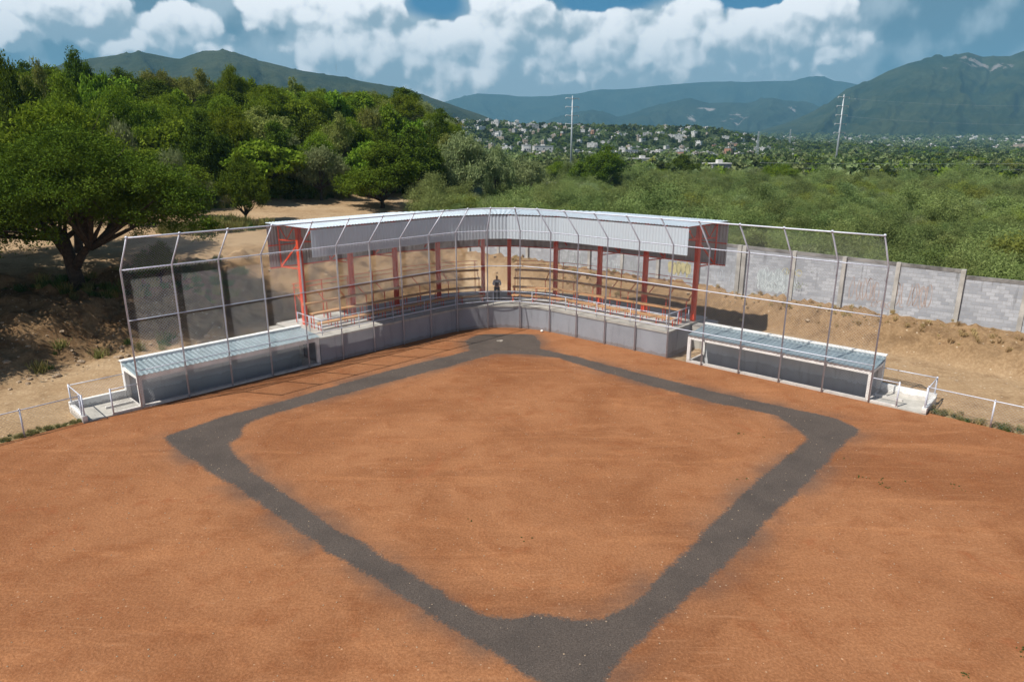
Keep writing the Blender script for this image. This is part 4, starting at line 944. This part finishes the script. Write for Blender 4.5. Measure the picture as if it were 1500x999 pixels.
mountain('mountain',[(500,190),(600,165),(660,146),(700,137),(750,140),(800,141),(850,137),(880,130),(920,129),(985,122),(1040,120),(1080,119),(1130,118),(1160,118),(1180,113),(1195,110),(1207,111),(1222,118),(1262,124),(1330,132),(1450,140),(1700,150)],8000,6200,mC,91,330,[],240,60,20,.6)

# ------------------------------------------------------------------ town houses
HW=[simple('white_render',(.58,.57,.55),.8),simple('cream_render',(.36,.30,.24),.8),simple('grey_render',(.30,.30,.30),.8),simple('terracotta_render',(.36,.20,.13),.8)]
DK=simple('dark_opening',(.03,.035,.04),.5)
def house_meshes(kind):
    w,d_,h=[(9,8,3.4),(12,8,3.6),(8,8,6.2),(18,9,4.2)][kind]
    b=MB(); b.box((-w/2,-d_/2,-4),(w/2,d_/2,h))
    if kind==2: b.box((-w/2,-d_/2-2.5,-4),(w*.2,-d_/2-.001,3.2))
    r=MB(); r.box((-w/2-.25,-d_/2-.25,h+.002),(w/2+.25,d_/2+.25,h+.28)); r.box((-w*.1,-1,h+.29),(w*.1,1,h+1.5))
    o=MB(); 
    for k in range(3): x=-w/2+w*(k+.5)/3; o.box((x-.6,-d_/2-(2.54 if kind==2 and x<w*.15 else .04),.9),(x+.6,-d_/2-(2.52 if kind==2 and x<w*.15 else .02),2.3))
    return b,r,o
HM=[]
for k in range(4):
    b,r,o=house_meshes(k); ms=[]
    for q in (b,r,o): me=bpy.data.meshes.new('house_part'); me.from_pydata(q.v,[],q.f); me.update(); ms.append(me)
    HM.append(ms)
HP={}
for k in range(4):
    for c in range(4):
        l=[]
        for i,nm in enumerate(('wall','roof','window')):
            me=HM[k][i].copy(); me.materials.append(HW[c] if i==0 else (HW[0] if (i==1 and c!=3) else (HW[2] if i==1 else DK))); l.append(me)
        HP[k,c]=l
CW=['white','cream','grey','terracotta']; KW=['small flat roofed','long low','two storey','wide hall like']
def house(x,y,z,k,c,s,label,group,rz):
    e=empty('house',(x,y,z),rz,label=label,cat='house',group=group); e.scale=(s,s,s)
    for nm,me in zip(('wall','roof','window'),HP[k,c]): link(nm,me,None,e)
    return e
r=random.Random(21); hn=0
def town(n,pxr,pyfun,Dr,zone,smin,smax):
    for i in range(n):
        px=r.uniform(*pxr); D=r.uniform(*Dr); y=D; x=(px-750)/1000*D*1.02; z=gz(x,y)
        k=r.choice([0,0,1,2,2,0,3]) if r.random()<.9 else 3; c=r.choices([0,1,2,3],[.62,.18,.12,.08])[0]
        house(x,y,z+1.5+r.uniform(0,2.5),k,c,r.uniform(smin,smax),'tiny %s %s house %s'%(KW[k],CW[c],zone),'houses of the far town',r.uniform(-.7,.7))
town(110,(690,1075),None,(480,1075),'on the low town ridge',.42,.72)
town(45,(650,800),None,(900,1230),'below the left mountain',.6,.9)
town(85,(1040,1300),None,(1150,2300),'on the open valley floor',.9,1.5)
town(58,(1280,1520),None,(1500,2400),'below the right mountain',1.1,1.8)
def mark(px,py,D,k,c,s,label,rz=.2,lift=0):
    q=at(px,py,D); house(q.x,q.y,max(gz(q.x,q.y),q.z)+lift,k,c,s,label,None,rz)
# the rest of the town, too many and too small to tell apart
def hjoin(k,c):
    bm=bmesh.new()
    for i,me in enumerate(HP[k,c]):
        b0=len(bm.faces); bm.from_mesh(me); bm.faces.ensure_lookup_table()
        for f in bm.faces[b0:]: f.material_index=i
    me=bpy.data.meshes.new('town_block'); bm.to_mesh(me); bm.free()
    for q in HP[k,c]: me.materials.append(q.materials[0])
    return me
TB=[hjoin(0,0),hjoin(1,0),hjoin(2,1),hjoin(0,2)]
D=rng.uniform(560,1080,230); pxx=rng.uniform(640,1150,230); A=(pxx-750)/1000*D*1.02; s_=rng.uniform(.3,.6,230)
D2=rng.uniform(1200,2500,420); px2=rng.uniform(1050,1530,420); A=np.concatenate([A,(px2-750)/1000*D2*1.02]); s_=np.concatenate([s_,rng.uniform(.8,1.35,420)]); D=np.concatenate([D,D2])
scatter('far_town',TB,np.stack([A,D,hgt(A,D)+1.6],1),s_,rng.uniform(-.7,.7,650),rng.integers(0,4,650),'countless tiny pale houses of the far town spread along the valley','town')
mark(815,250,330,1,2,.9,'small grey house just left of the left steel pole',.2)
mark(645+0,0,0,0,0,0,'x') if False else None
mark(771,222,620,2,0,.9,'bright white cube house above the feathery trees left of the left pole'); mark(795,221,640,3,0,1.0,'long bright white building beside the white cube house left of the left pole')
mark(940,244,300,1,0,.9,'low white house at the edge of the scrub right of the big round tree'); mark(1052,254,230,0,2,.9,'grey house with pale roof standing in the scrub at centre right')
mark(1106,243,330,0,0,.6,'small white roofed shed behind the low dark tree'); mark(1238,252,262,1,3,.55,'low reddish hut at the foot of the right steel pole'); mark(1395,256,300,1,2,.6,'low grey shed beyond the scrub near the right edge')
# concrete yard wall near the left pole
a=at(800,268,170); b=at(838,270,165); z=gz(a.x,a.y); mb=MB(); e=empty('yard_wall',(a.x,a.y,0),label='short pale concrete yard wall in the scrub below the left steel pole',cat='wall')
mb.beam((0,0,a.z-1.2),(b.x-a.x,b.y-a.y,b.z-1.2),.2,3.0); mb.build('wall_panel',M['conc'],e)
MB().beam((b.x-a.x,b.y-a.y-.25,b.z-3),(b.x-a.x,b.y-a.y-.25,b.z+.7),.35).build('pillar',M['white'],e)
# palms
def palm(px,py,top,D,label):
    q=at(px,py,D); t=at(px,top,D); z=gz(q.x,q.y); h=t.z-z; e=empty('palm_tree',(q.x,q.y,z),label=label,cat='tree'); MB().tube([(0,0,-.3),(.1,0,h*.5),(0,0,h-1)],[.3,.22,.18],8).build('trunk',M['bark'],e,True)
    v=[];f=[];r=random.Random(px)
    for k in range(22):
        a=r.uniform(0,6.28); el=r.uniform(-.3,1.1); L_=r.uniform(1.6,2.4); pr=[Vector((math.cos(a)*math.cos(el)*L_*t_,math.sin(a)*math.cos(el)*L_*t_,h-1+math.sin(el)*L_*t_-.9*t_*t_)) for t_ in (0,.35,.7,1)]; sd=Vector((-math.sin(a),math.cos(a),0))*.28; b0=len(v)
        for i,p in enumerate(pr): w_=(.2,1,.9,.1)[i]; v+=[tuple(p-sd*w_),tuple(p+sd*w_)]
        for i in range(3): f.append((b0+2*i,b0+2*i+1,b0+2*i+3,b0+2*i+2))
    me=npmesh('crown',v,f,False,{'tint':('FACE',[r.random() for _ in f])}); link('crown',me,M['leafolive'],e)
palm(955,250,228,240,'small palm right of the big round tree beyond the scrub'); palm(1233,252,236,258,'ragged palm beside the foot of the right steel pole'); palm(1063,252,240,245,'shaggy palm behind the grey house in the scrub'); palm(1075,250,241,240,'second shaggy palm just right of the grey house in the scrub')

# ------------------------------------------------------------------ person
def person(x,y,z,rz):
    e=empty('person',(x,y,z),rz,label='person in dark vest, pale sleeves and dark trousers standing in the grandstand gap',cat='person')
    def skinobj(name,vs,es,rad,mat,root=0,parent=e,sub=2):
        me=bpy.data.meshes.new(name); me.from_pydata(vs,es,[]); o=link(name,me,mat,parent)
        m=o.modifiers.new('skin','SKIN'); 
        for i,rr in enumerate(rad): me.skin_vertices[0].data[i].radius=(rr if isinstance(rr,tuple) else (rr,rr))
        me.skin_vertices[0].data[root].use_root=True; m.use_smooth_shade=True
        s=o.modifiers.new('sub','SUBSURF'); s.levels=sub; s.render_levels=sub; return o
    # y negative = facing
    V=[(0,0,.90),(0,0,1.05),(0,.0,1.22),(0,0,1.36),(0,0,1.44),(0,-.015,1.50),(0,-.02,1.57),(0,-.02,1.64),
       (.18,0,1.36),(.25,-.03,1.12),(.13,-.22,1.10),(.06,-.30,1.14),(-.18,0,1.36),(-.25,-.03,1.12),(-.13,-.22,1.12),(-.05,-.30,1.16),
       (.10,0,.86),(.12,-.01,.48),(.13,.02,.09),(.14,-.12,.04),(-.10,0,.86),(-.12,-.01,.48),(-.13,.02,.09),(-.15,-.12,.04)]
    Ed=[(0,1),(1,2),(2,3),(3,4),(4,5),(5,6),(6,7),(3,8),(8,9),(9,10),(10,11),(3,12),(12,13),(13,14),(14,15),(0,16),(16,17),(17,18),(18,19),(0,20),(20,21),(21,22),(22,23)]
    Ra=[(.14,.11),(.135,.10),(.15,.11),(.14,.10),.055,.06,.085,.07,.065,.048,.038,.032,.065,.048,.038,.032,.09,.062,.042,.035,.09,.062,.042,.035]
    b=skinobj('body',V,Ed,Ra,M['skin'])
    skinobj('shirt',[V[2],V[3],V[8],V[9],V[10],V[12],V[13],V[14],V[1]],[(0,1),(1,2),(2,3),(3,4),(1,5),(5,6),(6,7),(0,8)],[(.158,.12),(.152,.112),.075,.058,.047,.075,.058,.047,(.15,.115)],M['shirt'])
    skinobj('vest',[(0,0,.98),(0,0,1.1),(0,0,1.22),(0,0,1.36)],[(0,1),(1,2),(2,3)],[(.16,.13),(.16,.125),(.172,.132),(.158,.12)],M['vest'])
    skinobj('trousers',[(0,0,.94),V[16],V[17],V[18],V[20],V[21],V[22]],[(0,1),(1,2),(2,3),(0,4),(4,5),(5,6)],[(.15,.12),.105,.08,.068,.105,.08,.068],M['pants'])
    skinobj('cap',[(0,.01,1.60),(0,.0,1.67)],[(0,1)],[(.095,.105),(.075,.085)],M['hair'])
    for sx in (.14,-.14): skinobj('shoe',[(sx,.06,.045),(sx*1.05,-.14,.035)],[(0,1)],[.05,.042],M['shoe'])
    for sx,z0 in ((.06,1.14),(-.05,1.16)):
        for k in range(4): skinobj('finger',[(sx+(k-1.5)*.018,-.30,z0+.01),(sx+(k-1.5)*.018,-.345,z0+.02-.004*k),(sx+(k-1.5)*.016,-.36,z0-.005)],[(0,1),(1,2)],[.010,.009,.008],M['skin'],sub=1)
        skinobj('thumb',[(sx-.03*(1 if sx<0 else -1),-.28,z0+.01),(sx-.045*(1 if sx<0 else -1),-.315,z0+.03)],[(0,1)],[.011,.009],M['skin'],sub=1)
q=gp(728,441,ZP); person(q[0],q[1],ZP,.15)

# ------------------------------------------------------------------ haze
mb=MB(); mb.box((-9500,-80,-60),(9500,11500,1350)); hz=mb.build('haze',None,label='faint blue air haze over the whole valley',kind='stuff')
m=bpy.data.materials.new('haze'); m.use_nodes=True; nt=m.node_tree; nt.nodes.clear(); vo=nt.nodes.new('ShaderNodeVolumePrincipled'); vo.inputs['Density'].default_value=1.2e-4; vo.inputs['Color'].default_value=(.27,.64,.92,1); vo.inputs['Anisotropy'].default_value=.0
ou=nt.nodes.new('ShaderNodeOutputMaterial'); nt.links.new(vo.outputs[0],ou.inputs['Volume']); hz.data.materials.append(m)

# ------------------------------------------------------------------ light
sv=Vector((-.597,-.358,1)).normalized(); el=math.asin(sv.z)
sun=bpy.data.lights.new('sun','SUN'); sun.energy=5.0; sun.angle=R_(.53); sun.color=(1,.95,.87)
so=bpy.data.objects.new('sun',sun); col.objects.link(so); so.rotation_euler=sv.to_track_quat('Z','Y').to_euler(); so.location=(0,0,60)
w=bpy.data.worlds.new('World'); sc.world=w; w.use_nodes=True; nt=w.node_tree; nt.nodes.clear(); t=NT(nt)
sky=t.n('ShaderNodeTexSky',sky_type='NISHITA',sun_disc=False,sun_elevation=el,sun_rotation=math.atan2(sv.x,sv.y),altitude=600,air_density=1.,dust_density=.6,ozone_density=2.0)
tc=t.n('ShaderNodeTexCoord').outputs['Generated']; sep=t.n('ShaderNodeSeparateXYZ',i_0=tc)
ay=t.math('MAXIMUM',t.math('ABSOLUTE',sep.outputs[1]),.15)
u=t.math('DIVIDE',sep.outputs[0],ay); v=t.math('DIVIDE',sep.outputs[2],ay)
uv=t.n('ShaderNodeCombineXYZ',i_0=u,i_1=v,i_2=0.).outputs[0]
def uvp(px,py):
    r=(px-750)/1000.; d=(py-499.5)/1000.; return r/(CP-SP*d), -(SP+CP*d)/(CP-SP*d)
wv=t.n('ShaderNodeTexNoise',noise_dimensions='2D',i_Scale=9.,i_Detail=5.,i_Vector=uv)
uvw=t.n('ShaderNodeVectorMath',operation='MULTIPLY_ADD'); t.l(wv.outputs['Color'],uvw.inputs[0]); uvw.inputs[1].default_value=(.035,.035,0); t.l(uv,uvw.inputs[2]); uvd=uvw.outputs[0]
wv2=t.n('ShaderNodeTexNoise',noise_dimensions='2D',i_Scale=34.,i_Detail=5.,i_Vector=uv)
uvw2=t.n('ShaderNodeVectorMath',operation='MULTIPLY_ADD'); t.l(wv2.outputs['Color'],uvw2.inputs[0]); uvw2.inputs[1].default_value=(.014,.014,0); t.l(uv,uvw2.inputs[2]); uvf=uvw2.outputs[0]
def ell(px,py,rx,ry,src):
    cx,cy=uvp(px,py); mp=t.n('ShaderNodeVectorMath',operation='SUBTRACT'); t.l(src,mp.inputs[0]); mp.inputs[1].default_value=(cx+.0175,cy+.0175,0)
    m2=t.n('ShaderNodeVectorMath',operation='MULTIPLY'); t.l(mp.outputs[0],m2.inputs[0]); m2.inputs[1].default_value=(1000./rx,1000./ry,0)
    ln=t.n('ShaderNodeVectorMath',operation='LENGTH'); t.l(m2.outputs[0],ln.inputs[0]); return t.math('SUBTRACT',1.,ln.outputs['Value'])
def union(L,src=None):
    o=None
    for a in L:
        e=ell(*a,src or uvd); o=e if o is None else t.math('SMOOTH_MAX',o,e,.10)
    return o
def cfbm(vec,scale,det=6,rough=.58):
    return t.n('ShaderNodeTexNoise',noise_dimensions='2D',i_Scale=float(scale),i_Detail=float(det),i_Roughness=rough,i_Vector=vec).outputs[0]
def shifted(src,dx,dy):
    a=t.n('ShaderNodeVectorMath',operation='ADD'); t.l(src,a.inputs[0]); a.inputs[1].default_value=(dx,dy,0); return a.outputs[0]
def puff(src,scale):
    n=t.n('ShaderNodeTexVoronoi',voronoi_dimensions='2D',i_Scale=float(scale),i_Vector=src); d=n.outputs['Distance']
    return t.math('SUBTRACT',1.,t.math('MULTIPLY',d,d))
# blue gaps seen through the cloud layer
gaps=union([(638,4,52,30),(885,-6,120,30),(1108,-4,72,30)],uvd)
gn=cfbm(uv,7); veil=t.ramp(t.math('ADD',gaps,t.math('MULTIPLY',t.math('SUBTRACT',gn,.5),.9)),-.10,.45)      # 1 = open sky
soft=cfbm(uv,4.5,6,.5); soft2=cfbm(shifted(uv,-.03,.03),4.5,6,.5)
stc=t.mix(t.ramp(t.math('ADD',soft,t.math('MULTIPLY',t.math('SUBTRACT',soft,soft2),1.6)),.34,.68),(.10,.16,.21),(.50,.56,.60))
stc=t.mix(t.ramp(v,.02,.12),t.mix(t.ramp(soft,.35,.65),(.085,.15,.20),(.20,.28,.33)),stc)
# upright cumulus
CU=[(850,62,175,88),(1000,68,165,84),(1115,72,140,72),(690,85,125,70),(760,30,95,50),(1180,35,80,60),(1210,78,44,26),(930,75,45,26),(505,50,90,74),(440,10,80,40),(540,85,60,45),(560,15,50,40),(245,55,78,46),(190,72,45,24),(300,74,38,18),(100,16,95,44),(15,45,30,28),]
def cdens(dx,dy):
    a=uvd if not dx else shifted(uvd,dx,dy); b=uvf if not dx else shifted(uvf,dx,dy)
    h=t.math('ADD',t.math('MULTIPLY',puff(a,10),.9),t.math('ADD',t.math('MULTIPLY',puff(b,24),.62),t.math('MULTIPLY',puff(b,55),.34)))
    f=cfbm(b,9,8,.62)
    e=t.math('ADD',t.math('MULTIPLY',t.math('SUBTRACT',h,1.38),.80),t.math('MULTIPLY',t.math('SUBTRACT',f,.5),.95))
    return t.math('ADD',t.math('MULTIPLY',t.math('MINIMUM',union(CU,a),.60),1.7),e), e
D0,e0=cdens(0,0); D1,e1=cdens(-.009,.014); 
gneg=t.math('MULTIPLY',t.math('MAXIMUM',t.math('ADD',gaps,.25),0.),1.3)
al=t.ramp(t.math('SUBTRACT',D0,gneg),-.12,.14)
lit=t.math('ADD',t.math('MULTIPLY',t.math('SUBTRACT',D0,D1),1.9),.44)
lit=t.math('ADD',lit,t.math('MULTIPLY',t.math('SUBTRACT',v,.112),3.6))
lit=t.math('ADD',lit,t.math('MULTIPLY',t.math('SUBTRACT',cfbm(uvd,5,5),.5),1.9))
lf=t.ramp(lit,-.10,1.25)
cc=t.mix(lf,(.40,.46,.50),(1.40,1.34,1.31))
base_sky=t.mix(veil,stc,(.0,.12,.30))
allc=t.mix(al,base_sky,cc)
up=t.ramp(sep.outputs[2],.22,.40)
bgc=t.n('ShaderNodeBackground',i_Strength=1.0); t.l(allc,bgc.inputs[0])
bgs=t.n('ShaderNodeBackground',i_Strength=.065); t.l(sky.outputs[0],bgs.inputs[0])
mx=t.n('ShaderNodeMixShader'); t.l(up,mx.inputs[0]); t.l(bgc.outputs[0],mx.inputs[1]); t.l(bgs.outputs[0],mx.inputs[2])
wo=t.n('ShaderNodeOutputWorld'); t.l(mx.outputs[0],wo.inputs[0])
sc.view_settings.view_transform='Standard'; sc.view_settings.look='None'; sc.view_settings.exposure=.30; sc.view_settings.gamma=1
sc.render.engine='CYCLES'; w.cycles.sampling_method='MANUAL'; w.cycles.sample_map_resolution=256; sc.cycles.max_bounces=4; sc.cycles.diffuse_bounces=3; sc.cycles.volume_bounces=0; sc.cycles.transparent_max_bounces=4
sc.render.resolution_x=1024; sc.render.resolution_y=681
